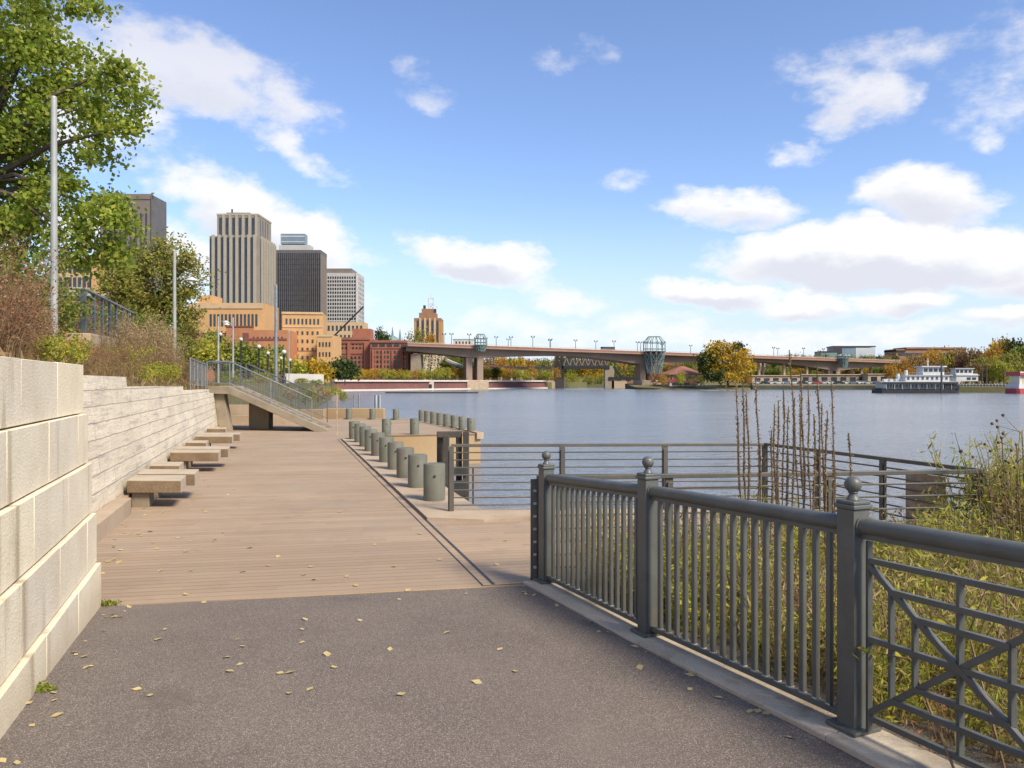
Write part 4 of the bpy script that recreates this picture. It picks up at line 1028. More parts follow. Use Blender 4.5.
def bridge():
    r=empty('road_bridge',(BA.x,BA.y,0),0,'long tan concrete road bridge with haunched girders spanning the river','bridge'); o=Vector((BA.x,BA.y,0))
    d=(BB-BA); dn=Vector((d.x,d.y,0)).normalized(); sd_=Vector((dn.y,-dn.x,0))
    piers=[bpt(474)[1],bpt(645)[1],bpt(830)[1]]; L=d.length
    N=120; front=[]
    def depth(t):
        m=2.6
        for p in piers: 
            q=abs(t-p)*L; m=max(m,2.9+max(0,(1-q/42))**1.6*(2.4 if p<.35 else 3.4))
        return m
    vs=[];fs=[]
    for i in range(N+1):
        t=i/N*1.0; p=BA+d*t-o; dp=depth(t)
        for s_,z in ((4.2,-1.4),(4.2,-dp),(-7,-dp),(-7,-1.4)): q=p+sd_*s_; vs.append((q.x,q.y,p.z+z))
    for i in range(N):
        for k in range(4): fs.append((i*4+k,i*4+(k+1)%4,i*4+4+(k+1)%4,i*4+4+k))
    MB().add(vs,fs).build('girder',M['bridgec'],r)
    U=Vector((0,0,1))
    MB().bar(BA-o-U*1.15,BB-o-U*1.15,15,.5).build('deck',M['bridgec'],r)
    MB().bar(BA-o+sd_*7.2-U*.72,BB-o+sd_*7.2-U*.72,.4,1.25).build('parapet',M['roofred'],r)
    MB().bar(BA-o+sd_*7.25-U*.05,BB-o+sd_*7.25-U*.05,.5,.18).build('handrail',M['coping'],r)
    mb=MB()
    for k in range(150): q=BA+d*(k/150)-o+sd_*7.2; mb.box(q+U*.15,(.12,.12,.5))
    mb.bar(BA-o+sd_*7.2+U*.42,BB-o+sd_*7.2+U*.42,.1,.1)
    mb.build('open_rail',M['rust'],r)
    for t,w in ((piers[0],6),(piers[1],6),(piers[2],5)):
        q=BA+d*t-o
        for s_ in (-3.2,1.6):
            b_=q+sd_*1.5+dn*s_; MB().box((b_.x,b_.y,(q.z-5+(-1.4))/2),(2.6,5,q.z-5+1.4),math.atan2(dn.y,dn.x)).build('pier',M['bridgec'],r)
        if t<.9: 
            b_=q+sd_*1.5; MB().box((b_.x,b_.y,.7),(9.5,9,4.2),math.atan2(dn.y,dn.x)).build('pier_base',M['conc_tan'],r,bevel=.3)
    for px in (757,765,781,803.5,822,842,858,870,885):
        q,t=bpt(px); q=q-o+sd_*random.uniform(-2,4); h=q.z-1.3
        MB().tube((q.x,q.y,.2),(q.x,q.y,h),.75,n=10).build('column',M['rust'],r,smooth=True)
    # abutment on the bluff
    q=BA+d*.012-o; MB().box((q.x+2,q.y+2,7),(4,10,13)).build('abutment',M['conc'],r)
bridge()
def pavilion(px,rad,h,down,label):
    q,t=bpt(px); d=(BB-BA); dn=Vector((d.x,d.y,0)).normalized(); sd_=Vector((dn.y,-dn.x,0)); q=q+sd_*8.6
    r=empty('bridge_pavilion',(q.x,q.y,q.z-down),0,label,'lookout'); m=M['teal']
    H0=down; 
    for k in range(12):
        a=2*math.pi*k/12; c,s=math.cos(a),math.sin(a)
        pts=[Vector((rad*.62*c,rad*.62*s,0)),Vector((rad*.8*c,rad*.8*s,H0*.55)),Vector((rad*c,rad*s,H0)),Vector((rad*.98*c,rad*.98*s,H0+h*.55)),Vector((rad*.55*c,rad*.55*s,H0+h*.95))]
        MB().path(pts,.15,5).build('rib',m,r)
        a3=a+2*math.pi/12; c3,s3=math.cos(a3),math.sin(a3); q2=[Vector((rad*.62*c3,rad*.62*s3,0)),Vector((rad*.8*c3,rad*.8*s3,H0*.55)),Vector((rad*c3,rad*s3,H0))]
        MB().tube(pts[0],q2[1],.12,n=4).tube(q2[0],pts[1],.12,n=4).tube(pts[1],q2[2],.12,n=4).tube(q2[1],pts[2],.12,n=4).build('brace',M['bluegrey'] if k%2 else m,r)
        MB().lathe([(.28,-.3),(.4,0),(.2,.35),(0,.6)],(rad*.98*c,rad*.98*s,H0+h*.62),6).build('lantern',M['palegrey'] if k%2 else m,r)
    for z,rr in ((.1,rad*.62),(H0*.55,rad*.8),(H0,rad),(H0+1.1,rad),(H0+h*.55,rad*.98),(H0+h*.95,rad*.55)):
        ring=[Vector((rr*math.cos(a),rr*math.sin(a),z)) for a in np.linspace(0,2*math.pi,19)]
        MB().path(ring,.13,5).build('ring',m,r)
    MB().lathe([(rad*.95,H0-.25),(rad*.95,H0)],n=14).build('floor',M['bridgec'],r)
pavilion(475,2.6,4.8,2.6,'green steel lookout pavilion on the left pier of the road bridge')
pavilion(645,5.0,7.0,10.0,'large green steel lookout pavilion on the middle pier of the road bridge')
pavilion(831,2.6,2.2,4.5,'green steel lookout pavilion on the right pier below the modern building')
def bridge_lamps():
    me=MB().tube((0,0,-.6),(0,0,4.6),.14,.09,6).bar((-.7,0,4.2),(.7,0,4.2),.1,.1).lathe([(.2,4.3),(.3,4.6),(.1,5.0)],(-.65,0,0),6).lathe([(.2,4.3),(.3,4.6),(.1,5.0)],(.65,0,0),6).mesh('bridge_lamp',M['darksteel'])
    for i,px in enumerate((443.5,447.5,465,485,491.5,506,507.5,527.5,545,549,569.5,589.5,613,630.5,633.5,661,683,769,772.3,794.5,814,817.8,879,889)):
        q,t=bpt(px); d=(BB-BA); dn=Vector((d.x,d.y,0)).normalized(); sd_=Vector((dn.y,-dn.x,0)); q=q+sd_*(6.6 if i%3 else 1)
        o=mobj('bridge_lamp',me,None,q,math.atan2(dn.y,dn.x)); o.scale=(1,1,random.uniform(.75,1.0))
        tag(o,'dark twin headed lamp post standing along the bridge deck','lamp post','lamp posts along the bridge deck')
bridge_lamps()
def bus():
    q,t=bpt(607.5); r=empty('bus',(q.x,q.y-1,q.z-.9),math.atan2(BB.y-BA.y,BB.x-BA.x),'small dark bus driving over the road bridge','bus')
    MB().box((0,0,1.55),(6.2,2.3,2.2)).build('body',M['darksteel'],r,bevel=.15); MB().box((0,-1.16,2.0),(5.4,.04,.8)).build('windows',M['glass'],r)
    for x in (-1.9,1.9): MB().tube((x,-1.15,.45),(x,-.8,.45),.45,n=12).build('wheel',M['tyre'],r)
bus()
def lift_bridge():
    Y=392; o=Vector((xat(537,Y),Y,WZ)); r=empty('truss_rail_bridge',o,0,'dark steel rail bridge with a truss span and tower under the road bridge','rail bridge'); m=M['black']
    X=lambda px: xat(px,Y)-o.x
    Z=lambda py: zat(py,Y)-o.z
    # tower
    for dy in (-2.5,2.5):
        for px in (554.5,563): MB().bar((X(px),dy,Z(380)),(X(px)+(1 if px==554.5 else -.6),dy,Z(354.5)),.8,.8).build('tower_leg',m,r)
        for k in range(4):
            za,zb=Z(380-k*6),Z(374-k*6); MB().bar((X(556.5),dy,za),(X(562.5),dy,zb),.3,.3).build('tower_brace',m,r); MB().bar((X(562.5),dy,za),(X(556.5),dy,zb),.3,.3).build('tower_brace',m,r); MB().bar((X(556.5),dy,zb),(X(562.5),dy,zb),.35,.35).build('tower_brace',m,r)
        # truss span
        MB().bar((X(556),dy,Z(367.5)),(X(609),dy,Z(367.5)),.8,1.5).build('bottom_chord',m,r)
        MB().bar((X(566),dy,Z(357.5)),(X(604),dy,Z(357.5)),.6,.7).build('top_chord',m,r)
        n=15
        for k in range(n):
            a=X(563)+(X(609)-X(563))*k/n; b=X(563)+(X(609)-X(563))*(k+1)/n
            za,zb=(Z(366),Z(358)) if k%2==0 else (Z(358),Z(366))
            MB().bar((a,dy,za),(b,dy,zb),.45,.5).build('diagonal',M['taupe'] if dy<0 else m,r); MB().bar((a,dy,Z(366)),(a,dy,Z(358)),.35,.35).build('vertical',m,r)
        MB().bar((X(608),dy,Z(378.5)),(X(642),dy,Z(378.5)),.8,1.6).build('girder',m,r); MB().bar((X(613),dy,Z(366)),(X(622),dy,Z(378)),.6,.7).build('end_brace',m,r)
        MB().bar((X(490),dy,Z(368)),(X(557),dy,Z(368)),.7,1.4).build('approach_girder',M['darksteel'],r)
        MB().bar((X(537),dy,Z(378)),(X(560),dy,Z(378)),.7,1.4).build('girder',m,r)
    for px,w,top,mat in ((500,1.6,367,'tan2'),(521.5,1.8,367,'tan2'),(551,14,379.5,'rust'),(609,4.6,366,'conc'),(628,1.6,378,'brick'),(619,8,381,'rust')):
        MB().box((X(px),0,(Z(top)-1)/2),(w,5,Z(top)+1)).build('pier',M[mat],r)
    MB().box((X(560),-1,Z(383.5)),(4.4,4,Z(379)-Z(388))).build('pier_cap',M['darksteel'],r)
lift_bridge()
def viaduct():
    Y=470; a=at(470,362,Y); r=empty('viaduct',(a.x,Y,2),0,'low reddish viaduct on thin piers in the distance under the bridge','viaduct')
    L_=xat(553,Y)-a.x; MB().bar((0,0,zat(365.5,Y)-2),(L_,0,zat(369,Y)-2),4,1.4).build('deck',M['brickdark'],r)
    for k in range(9): MB().box((k*L_/8,0,4),(1.2,3,9.4 if k<6 else 8)).build('pier',M['coping'],r)
viaduct()
def bluff_stairs():
    a=at(447,360,345); b=at(466,368,341); r=empty('covered_stair',a,0,'pale covered stair slanting down the bluff beside the bridge pier','stairs')
    MB().bar((0,-3,0),b-a+Vector((0,-3,0)),1.6,1.0).build('roof',M['white'],r); MB().bar((0,-3,-1.1),b-a+Vector((0,-3,-1.1)),1.4,.5).build('flight',M['conc'],r)
    q=b-a; MB().box((q.x+1,q.y-3,-4.2),(2.2,2.4,9)).build('stair_tower',M['coping'],r)
bluff_stairs()

# ------------------------------------------------------------------ island and right bank
struct('island', MB().prism([(xat(640,318),330),(xat(660,318),319),(xat(720,320),316),(xat(745,322),318),(xat(752,322),321),(xat(760,322),350),(xat(700,322),372),(xat(640,318),360)],-3,[-.2,-.9,-.9,-.5,-.2,1.5,2.0,1.2]), M['grassland'])
def ipav():
    Y=338; o=Vector((xat(682,Y),Y,.6)); r=empty('park_pavilion',o,0,'open park pavilion with a wide terracotta roof on the island','pavilion')
    MB().lathe([(10.5,4.6),(9.8,5.0),(3.6,7.4),(1.0,8.3),(.0,8.4)],n=8).build('roof',M['roofred'],r)
    for k in range(10):
        a=2*math.pi*k/10+.3; MB().tube((8.4*math.cos(a),8.4*math.sin(a),0),(8.4*math.cos(a),8.4*math.sin(a),4.9),.22,n=6).build('column',M['cream'],r)
    MB().box((2,3,1.9),(8,4,3.8)).build('back_wall',M['cream'],r); MB().lathe([(9.5,-1.2),(9.2,.05)],n=12).build('terrace',M['conc_tan'],r)
    Y=327; o=Vector((xat(684,Y),Y,.3)); r=empty('lower_shelter','', 0) if False else empty('shelter',o,0,'low red roofed shelter by the shore in front of the pavilion','shelter')
    MB().extr([(-7,0,1.6),(7,0,1.6),(5,0,2.9),(-5,0,2.9)],(0,4,0)).build('roof',M['redpaint'],r); MB().box((0,2,.8),(12,3.4,1.7)).build('wall',M['cream'],r); MB().box((0,.25,.8),(10,.1,1.0)).build('opening',M['glass'],r)
ipav()
def quay():
    P=[(752,320),(880,316),(960,262),(1024,236),(1120,205)]
    pts=[Vector((xat(px,Y),Y,0)) for px,Y in P]; r=empty('quay_wall',pts[0],0,'long green grey quay wall with a pale top edge under the parked cars','quay'); o=pts[0]
    for i in range(len(pts)-1):
        a,b=pts[i]-o,pts[i+1]-o
        MB().bar(a+Vector((0,-.3,-.35)),b+Vector((0,-.3,-.35)),1.2,1.7).build('face',M['quay'],r); MB().bar(a+Vector((0,0,.85)),b+Vector((0,0,.85)),1.9,.6).build('top_edge',M['conc'],r)
        mb=MB(); n=int((b-a).length/3)
        for k in range(n): 
            q=a.lerp(b,k/n); mb.box(q+Vector((0,-.4,1.5)),(.25,.25,.9))
        mb.build('edge_rail',M['darksteel'],r)
quay()
def car_mesh():
    body=MB(); s=[(-2.2,.35),(-2.25,.75),(-1.5,.95),(-1.0,1.42),(.75,1.45),(1.35,.98),(2.15,.85),(2.2,.35)]
    body.extr([(x,-.85,z) for x,z in s],(0,1.7,0))
    gl=MB(); g=[(-1.38,.97),(-.95,1.36),(.7,1.38),(1.2,.98)]; gl.extr([(x,-.87,z) for x,z in g],(0,1.74,0))
    wh=MB().tube((0,-.88,.33),(0,-.62,.33),.33,n=12)
    return body.mesh('body',None,bevel=.06),gl.mesh('windows',M['glass']),wh.mesh('wheel',M['tyre'],smooth=True)
CB,CG,CW=car_mesh()
def parked():
    cols=[('white',M['white']),('dark',M['black']),('silver grey',M['palegrey']),('red',M['redpaint']),('blue grey',M['bluegrey'])]
    xs=list(np.linspace(757,890,19)); ordn={}
    for i,px in enumerate(xs):
        cn,cm=cols[[0,1,2,0,4,0,1,2,3,0,2,1,0,4,0,2,1,0,2][i]]
        Y=331+random.uniform(-1,2); ordn[cn]=ordn.get(cn,0)+1
        nm=['leftmost','second','third','fourth','fifth','sixth','seventh','eighth'][ordn[cn]-1]
        r=empty('parked_car',(xat(px+random.uniform(-1,1),Y),Y,1.0),random.uniform(-.2,.2),f'{nm} {cn} car from the left parked under the bridge on the quay','car','cars parked under the bridge')
        me=CB.copy(); me.materials.append(cm); inst(r,'body',me,r,(0,0,0)); inst(r,'windows',CG,r,(0,0,0))
        for x in (-1.35,1.35): inst(r,'wheel',CW,r,(x,0,0))
    for px0,px1,Y,zt,lb,mat in ((752,800,352,376,'brown low shed under the left half of the bridge approach','rust'),(800,868,356,375,'long grey shed behind the parked cars under the bridge','conc'),(868,900,350,374.5,'tan shed near the stern of the white towboat','conc_tan')):
        r,w=bld('quay_shed',lb,px0,px1,Y,zb=.6,cat='shed'); h=zat(zt,Y)-.6
        block(r,'wall',M[mat],-w/2,w/2,0,8,0,h); block(r,'roof',M['rust'],-w/2-.4,w/2+.4,-.5,8.5,h,h+.4); grid(r,'opening',M['glass'],-w/2+.5,w/2-.5,.3,h-.6,max(3,int(w/4)),1,.6,.8)
parked()

# ------------------------------------------------------------------ boats
def towboat():
    Y=214; sc=1.0; xl,xr=xat(882,Y),xat(961,Y); L_=xr-xl; o=Vector((xl,Y,WZ)); r=empty('towboat',o,R(-3),'white moored towboat with two decks and a glazed pilothouse','boat')
    z=lambda py: zat(py,Y)-WZ
    X=lambda px: (px-882)/79*L_
    W=7.0
    hull=[(0,0),(L_*.9,0),(L_,2.2),(L_,W-2.2),(L_*.9,W),(0,W)]
    mb=MB(); mb.prism(hull,-.8,[1.0,1.05,1.25,1.25,1.05,1.0]); mb.build('hull',M['black'],r,bevel=.08)
    MB().prism([(0,-.06),(L_*.92,-.06),(L_+.06,2.2),(L_+.06,W-2.2),(L_*.92,W+.06),(0,W+.06)],1.26,1.40).build('rub_rail',M['darksteel'],r)
    a,b=X(885),X(944)
    MB().box(((a+b)/2,W/2,(z(389)+z(382.5))/2),(b-a,W-1.2,z(382.5)-z(389))).build('main_cabin',M['white'],r,bevel=.05)
    zz=z(386.0)
    for k in range(18):
        x=a+1+k*(b-a-2)/17; MB().box((x,.55,zz),(.62,.1,1.0)).build('window' if k not in (4,9,14) else 'door',M['glass'],r)
    MB().box((X(951),W/2,z(386)),(X(960)-X(943),W-2.4,z(382.6)-z(389))).build('bow_cabin',M['cream'],r)
    for k in range(5): MB().box((X(945)+k*.75,1.18,z(386)),(.38,.08,1.0)).build('window',M['glass'],r)
    MB().prism([(-.4,-.4),(L_*.93,-.4),(L_+.2,1.8),(L_+.2,W-1.8),(L_*.93,W+.4),(-.4,W+.4)],z(382.4),z(381.5)).build('upper_deck',M['white'],r)
    MB().box((L_*.46,-.42,z(382.9)),(L_*.94,.08,.5)).build('deck_fascia',M['black'],r)
    mb=MB()
    for k in range(30): mb.tube((k*L_/30,-.3,z(381.5)),(k*L_/30,-.3,z(379)),.035,n=4)
    for q in (379,380.2): mb.tube((0,-.3,z(q)),(L_*.95,-.3,z(q)),.035,n=4)
    mb.build('deck_rail',M['palegrey'],r)
    for k in range(9): MB().tube((X(886)+k*2.2,-.2,1.1),(X(886)+k*2.2,-.2,z(382.5)),.06,n=5).build('stanchion',M['white'],r)
    a,b=X(907),X(950); MB().box(((a+b)/2,W/2,(z(381.5)+z(375.5))/2),(b-a,W-2.6,z(375.5)-z(381.5))).build('upper_cabin',M['white'],r,bevel=.05)
    for k in range(9): MB().box((a+.8+k*(b-a-1.6)/8,1.24,z(378.4)),(.55,.1,.75)).build('window',M['glass'],r)
    MB().box(((a+b)/2+.3,W/2,z(375.2)),(b-a+.9,W-1.8,.16)).build('boat_deck',M['white'],r)
    mb=MB()
    for k in range(14): mb.tube((a+k*(b-a)/13,.9,z(375)),(a+k*(b-a)/13,.9,z(372.6)),.03,n=4)
    mb.tube((a,.9,z(372.6)),(b,.9,z(372.6)),.03,n=4).build('boat_deck_rail',M['palegrey'],r)
    a,b=X(924.5),X(947.5); MB().prism([(a,1.6),(b-1.2,1.6),(b,2.8),(b,W-2.8),(b-1.2,W-1.6),(a,W-1.6)],z(375.1),z(367)).build('pilothouse',M['white'],r,bevel=.04)
    for k in range(4): MB().box((a+.8+k*1.35,1.56,z(370)),(1.0,.1,z(368.4)-z(371.6))).build('pilothouse_window',M['glass'],r)
    MB().bar((b-1.1,1.62,z(370)),(b-.05,2.68,z(370)),.12,z(368.4)-z(371.6)).build('pilothouse_window',M['glass'],r)
    MB().prism([(a-.5,1.1),(b-.8,1.1),(b+.6,2.5),(b+.6,W-2.5),(b-.8,W-1.1),(a-.5,W-1.1)],z(367),z(366)).build('pilothouse_roof',M['white'],r,bevel=.04)
    MB().tube((X(932.5),W/2,z(366)),(X(932.5),W/2,z(358)),.2,.12,8).bar((X(931),W/2,z(361)),(X(934),W/2,z(361)),.12,.14).build('mast',M['white'],r)
    MB().lathe([(.6,0),(.55,1.6),(.4,2.2)],(X(903),W/2,z(381.5)),10).build('funnel',M['palegrey'],r); MB().lathe([(.5,0),(.45,1.4)],(X(911),W/2,z(375)),10).build('funnel',M['white'],r)
    for k in range(3): MB().box((X(890)+k*1.6,W/2,z(380.6)),(1.0,1.4,.8)).build('deck_locker',M['palegrey'],r,bevel=.04)
    MB().prism([(X(943),-.1),(X(957),-.1),(L_+.12,2.1),(L_+.12,W-2.1),(X(957),W+.1),(X(956),W-.2),(L_-.2,W-2.3),(L_-.2,2.3),(X(956),.2),(X(943),.2)],1.2,z(384.2)).build('bow_bulwark',M['black'],r)
    for x in (X(953),X(958)): MB().bar((x,1.5,1.0),(x,1.5,z(381.6)),.5,.5).build('push_knee',M['black'],r)
towboat()
tag(MB().lathe([(.28,-2),(.25,zat(366,208)),(.1,zat(366,208)+.2)],n=8).build('mooring_post',M['darksteel'],smooth=True,loc=(xat(941.5,208),208,0)),'tall dark mooring post in front of the white towboat bow','mooring post')
def boat2():
    Y=238; o=Vector((xat(957,Y),Y,WZ)); r=empty('houseboat',o,R(-4),'smaller white two storey boat moored right of the towboat','boat'); z=lambda py: zat(py,Y)-WZ; X=lambda px: xat(px,Y)-o.x
    MB().prism([(-1,0),(X(979),0),(X(982),2),(X(979),4),(-1,4)],-.5,1.6).build('hull',M['white'],r,bevel=.06)
    MB().box((X(967.5),2.1,(z(381)+z(376))/2+.3),(X(978)-X(957),3.4,z(375.5)-z(383))).build('lower_cabin',M['white'],r,bevel=.05)
    MB().box((X(965),2.1,(z(375.5)+z(368.6))/2),(X(974)-X(957),3,z(368.6)-z(375.5))).build('upper_cabin',M['white'],r,bevel=.05)
    for k in range(4): MB().box((X(958.5)+k*1.25,.58,z(371.3)),(.85,.1,.85)).build('window',M['glass'],r)
    for k in range(2): MB().box((X(969)+k*1.6,.38,z(378.6)),(1.15,.1,.75)).build('window',M['glass'],r)
    MB().box((X(965),2.1,z(368.4)),(X(975)-X(956),3.8,.2)).build('roof',M['white'],r); MB().box((X(967.5),2.1,z(375.3)),(X(979)-X(956.5),4.0,.15)).build('deck_edge',M['palegrey'],r)
    o=Vector((xat(960,232),232,WZ)); r=empty('floating_dock',o,R(-6),'long low floating dock with a white edge right of the towboat','dock'); Ld=xat(1030,232)-o.x
    MB().box((Ld/2,1.2,.3),(Ld,2.4,1.6)).build('float',M['quay'],r); MB().box((Ld/2,1.1,1.5),(Ld,2.6,.35)).build('deck',M['coping'],r)
    mb=MB()
    for k in range(24): mb.tube((k*Ld/23,0,1.6),(k*Ld/23,0,2.5),.05,n=4)
    mb.tube((0,0,2.5),(Ld,0,2.5),.05,n=4).build('dock_rail',M['white'],r)
    Y=205; o=Vector((xat(1018,Y),Y,WZ)); r=empty('excursion_boat',o,R(8),'red and white boat cut off by the right edge of the view','boat'); z=lambda py: zat(py,Y)-WZ
    MB().prism([(0,.6),(.6,0),(14,0),(14,5),(.6,5),(0,4.4)],-.4,z(388.5)).build('hull',M['redpaint'],r,bevel=.06); MB().box((7.3,2.5,(z(388.5)+z(384))/2),(13.6,4.6,z(384)-z(388.5))).build('lower_cabin',M['white'],r)
    for k in range(8): MB().tube((.7+k*1.7,.3,z(384)),(.7+k*1.7,.3,z(376)),.09,n=5).build('stanchion',M['white'],r)
    MB().box((7.3,2.5,z(380)),(12.4,3.6,z(376)-z(384))).build('saloon',M['cream'],r); MB().box((7.3,2.5,z(373.6)),(13.4,5.0,z(371.6)-z(375.8))).build('canopy',M['redpaint'],r,bevel=.08)
    MB().box((7.3,-.03,z(372.2)),(13.4,.06,.35)).build('canopy_edge',M['white'],r)
boat2()
for px,Y,yt,lb in ((986.5,246,366,'left of two dark mooring poles by the pale green tree'),(982,250,368,'shorter dark mooring pole left of the pale green tree'),(1004,246,370,'mooring pole near the red and white boat')):
    tag(MB().lathe([(.22,-3),(.2,zat(yt,Y)-.1),(.1,zat(yt,Y))],n=8).build('mooring_post',M['pile'],smooth=True,loc=(xat(px,Y),Y,0)),lb,'mooring post')
# ------------------------------------------------------------------ foliage
def cards(P, size, asp=.5, r=rng, droop=.0, jit=.35, dirs=None):
    """diamond shaped leaf faces at points P"""
    n=len(P); a=r.normal(size=(n,3))
    if dirs is not None: a=dirs+a*.45
    a[:,2]-=droop
    a/=np.linalg.norm(a,axis=1,keepdims=True)+1e-9
    b=np.cross(a,r.normal(size=(n,3))); b/=np.linalg.norm(b,axis=1,keepdims=True)+1e-9
    s=(size*(1+jit*r.uniform(-1,1,size=n)))[:,None]; h=a*s*.5; w=b*s*.5*asp
    V=np.stack([P-h, P+w-h*.1, P+h, P-w-h*.1],1).reshape(-1,3)
    return V, np.arange(4*n).reshape(n,4)
def merge(parts):
    V=[];Fc=[];k=0
    for v,f in parts: V.append(v); Fc.append(f+k); k+=len(v)
    return np.concatenate(V), np.concatenate(Fc)
def crown_pts(lobes, n, nclump, sig, r=rng, inner=.35):
    """leaf points in clumps spread through ellipsoid lobes; lobes: (cx,cy,cz,rx,ry,rz)"""
    vol=np.array([l[3]*l[4]*l[5] for l in lobes])**.75; vol/=vol.sum(); C_=[]
    for l,v in zip(lobes,vol):
        m=max(3,int(nclump*v)); d=r.normal(size=(m,3)); d/=np.linalg.norm(d,axis=1,keepdims=True)
        rad=r.uniform(inner,1,size=(m,1))**.6
        C_.append(np.array(l[:3])+d*rad*np.array(l[3:]))
    C_=np.concatenate(C_); idx=r.integers(0,len(C_),size=n)
    sg=sig*r.uniform(.55,1.35,size=len(C_))
    return C_[idx]+r.normal(size=(n,3))*sg[idx][:,None]*np.array([1,1,.75]), C_
def limbs(o, tips, r0, z0, n=10, r=random):
    """tapered limbs from trunk height up to some clump centres"""
    mb=MB()
    for t in tips[:n]:
        t=Vector(t); s=Vector((o[0]+t.x*.05,o[1]+t.y*.05,z0+ (t.z-z0)*r.uniform(.0,.35)))
        m=s.lerp(t,.5)+Vector((r.uniform(-.1,.1),r.uniform(-.1,.1),r.uniform(.0,.18)))*(t-s).length
        mb.path([s,m,t],[r0*.55,r0*.3,r0*.08],6)
    return mb
def tree(name,label,loc,lobes,n,size,mat,trunk_h,trunk_r,ncl=60,sig=.5,cat='tree',group=None,bark='bark',nl=14,asp=.62,lean=(0,0)):
    r=empty(name,loc,0,label,cat,group)
    P,C_=crown_pts(lobes,n,ncl,sig); V,Fc=cards(P,size,asp)
    mobj('crown',fastmesh('crown',V,Fc,L[mat]),r)
    MB().path([(0,0,-.6),(lean[0]*.4,lean[1]*.4,trunk_h*.45),(lean[0],lean[1],trunk_h),(lean[0]*1.2,lean[1]*1.2,trunk_h*1.5)],[trunk_r*1.25,trunk_r,trunk_r*.8,trunk_r*.35],10).build('trunk',M[bark],r,smooth=True)
    t=[C_[i] for i in rng.permutation(len(C_))]; limbs((lean[0],lean[1]),t,trunk_r,trunk_h*.7,nl).build('limbs',M[bark],r,smooth=True)
    return r
def lobe_px(o,px,py,Y,rx,ry,rdepth=None):
    c=at(px,py,Y)-Vector(o); k=Y/F; return (c.x,c.y,c.z,rx*k,(rdepth or (rx+ry)/2)*k,ry*k)
# the large tree at the left edge
Y=21; o=Vector((xat(-25,Y),Y,3.9))
lob=[lobe_px(o,a,b,Yd,rx,ry) for a,b,Yd,rx,ry in ((20,60,21,60,50),(64,70,20.5,36,28),(112,82,20,22,9),(60,120,21,50,40),(105,112,20,30,16),(132,128,19.8,22,6),(5,170,21,55,55),(85,150,20.4,30,20),
    (60,205,20.6,50,30),(100,215,20.3,30,22),(20,245,20.6,45,35),(70,250,20.2,30,18),(5,290,20.4,40,25),(-60,100,22,80,90),(30,10,21,75,50),(-30,220,22,70,70),(122,72,20,11,6),(132,98,20,9,5),(112,200,20.2,16,11),(112,222,20.4,22,16),(122,246,20.6,18,14),(100,262,20.8,20,12))]
tree('cottonwood_tree','large yellow green leafy tree filling the upper left corner above the light pole',o,lob,46000,.13,'cotton',5.0,.2,330,.27,nl=40,asp=.75)
# second tree
Y=36; o=Vector((xat(158,Y),Y,3.0))
lob=[lobe_px(o,a,b,Yd,rx,ry) for a,b,Yd,rx,ry in ((150,285,36,38,40),(125,270,36,25,30),(180,275,35.5,16,22),(188,262,35.5,10,14),(195,280,36,10,12),(175,320,36,28,25),(140,315,35.5,30,25),(165,245,36,18,12),(120,300,35,20,18),(192,305,36,14,16))]
tree('leaning_tree','olive and bronze leafed tree beside the second light pole',o,lob,17000,.17,'olive',2.2,.14,190,.30,nl=34,asp=.5)
for px,py,Y,w,h,mat,lb,n in ((198,356,64,24,20,'yelgreen','bright yellow green bushy tree behind the guard railing',3200),(236,360,92,24,18,'green','green bushy tree behind the paired pale poles',3000),(258,364,98,22,14,'olive','olive yellow bush behind the dark globe lamps',2600),
    (288,371,110,18,9,'yelgreen','low yellow green bush in front of the tan corner building',1600),(312,371,115,20,9,'yellow','low golden bush below the tan low wing',1400),(345,369,170,13,9,'darkgreen','rounded dark green tree in front of the red brick building',1800),
    (331,372,140,9,8,'darkgreen','small dark tree beside the tan low wing',900),(216,345,85,18,16,'olive','taller olive tree below the orange brick building',2200),(272,358,120,12,10,'green','green tree among the globe lamps',1500),
    (182,338,40,16,22,'brown','bronze bush at the foot of the leaning tree',1800)):
    zb=1.9 if Y>42 else 2.6; o=Vector((xat(px,Y),Y,zb)); lob=[lobe_px(o,px+random.uniform(-.5,.5)*w,py+random.uniform(-.5,.4)*h,Y+random.uniform(-.5,.5)*w*Y/F,w*random.uniform(.45,.7),h*random.uniform(.4,.65)) for _ in range(6)]
    tree('bushy_tree',lb,o,lob,int(n*1.5),max(.16,.0045*Y),mat,max(.6,zat(py,Y)-zb-.3),.1,60,w*Y/F*.22,nl=8,asp=.6)

# shrub prototypes: many fine stems carrying small leaves
def shrub_mesh(h,spread,ns,nl,leaf,asp,r,droop=0,curve=.25,top=.25,lo=.15):
    mb=MB(); P=[];D=[]; mb.lathe([(.01,-.06),(spread*.37,-.05),(spread*.36,-.03)],n=8)
    for i in range(ns):
        a=r.uniform(0,6.283); q=r.uniform(0,1)**.5*spread*.35; b=Vector((q*math.cos(a),q*math.sin(a),0)); hh=h*r.uniform(.55,1.0)
        a2=a+r.uniform(-.6,.6); out=spread*r.uniform(.2,.75)*curve*2
        pts=[b.lerp(b,0)+Vector((out*math.cos(a2)*t*t,out*math.sin(a2)*t*t,hh*t-.045*(t==0))) for t in (0,.35,.7,1.0)]
        mb.path(pts,[.006,.005,.004,.002],4)
        for k in range(nl):
            t=lo+(1-lo)*r.uniform(0,1)**(.7); j=min(2,int(t*3)); p=pts[j].lerp(pts[j+1],t*3-j if t<1 else 1)
            P.append(p+Vector((r.normal()*top*.18*h,r.normal()*top*.18*h,r.normal()*.03*h))); D.append((r.normal()*.6,r.normal()*.6,.5))
    V,Fc=cards(np.array([tuple(p) for p in P]),leaf,asp,r,droop,.5,np.array(D)); return mb,V,Fc
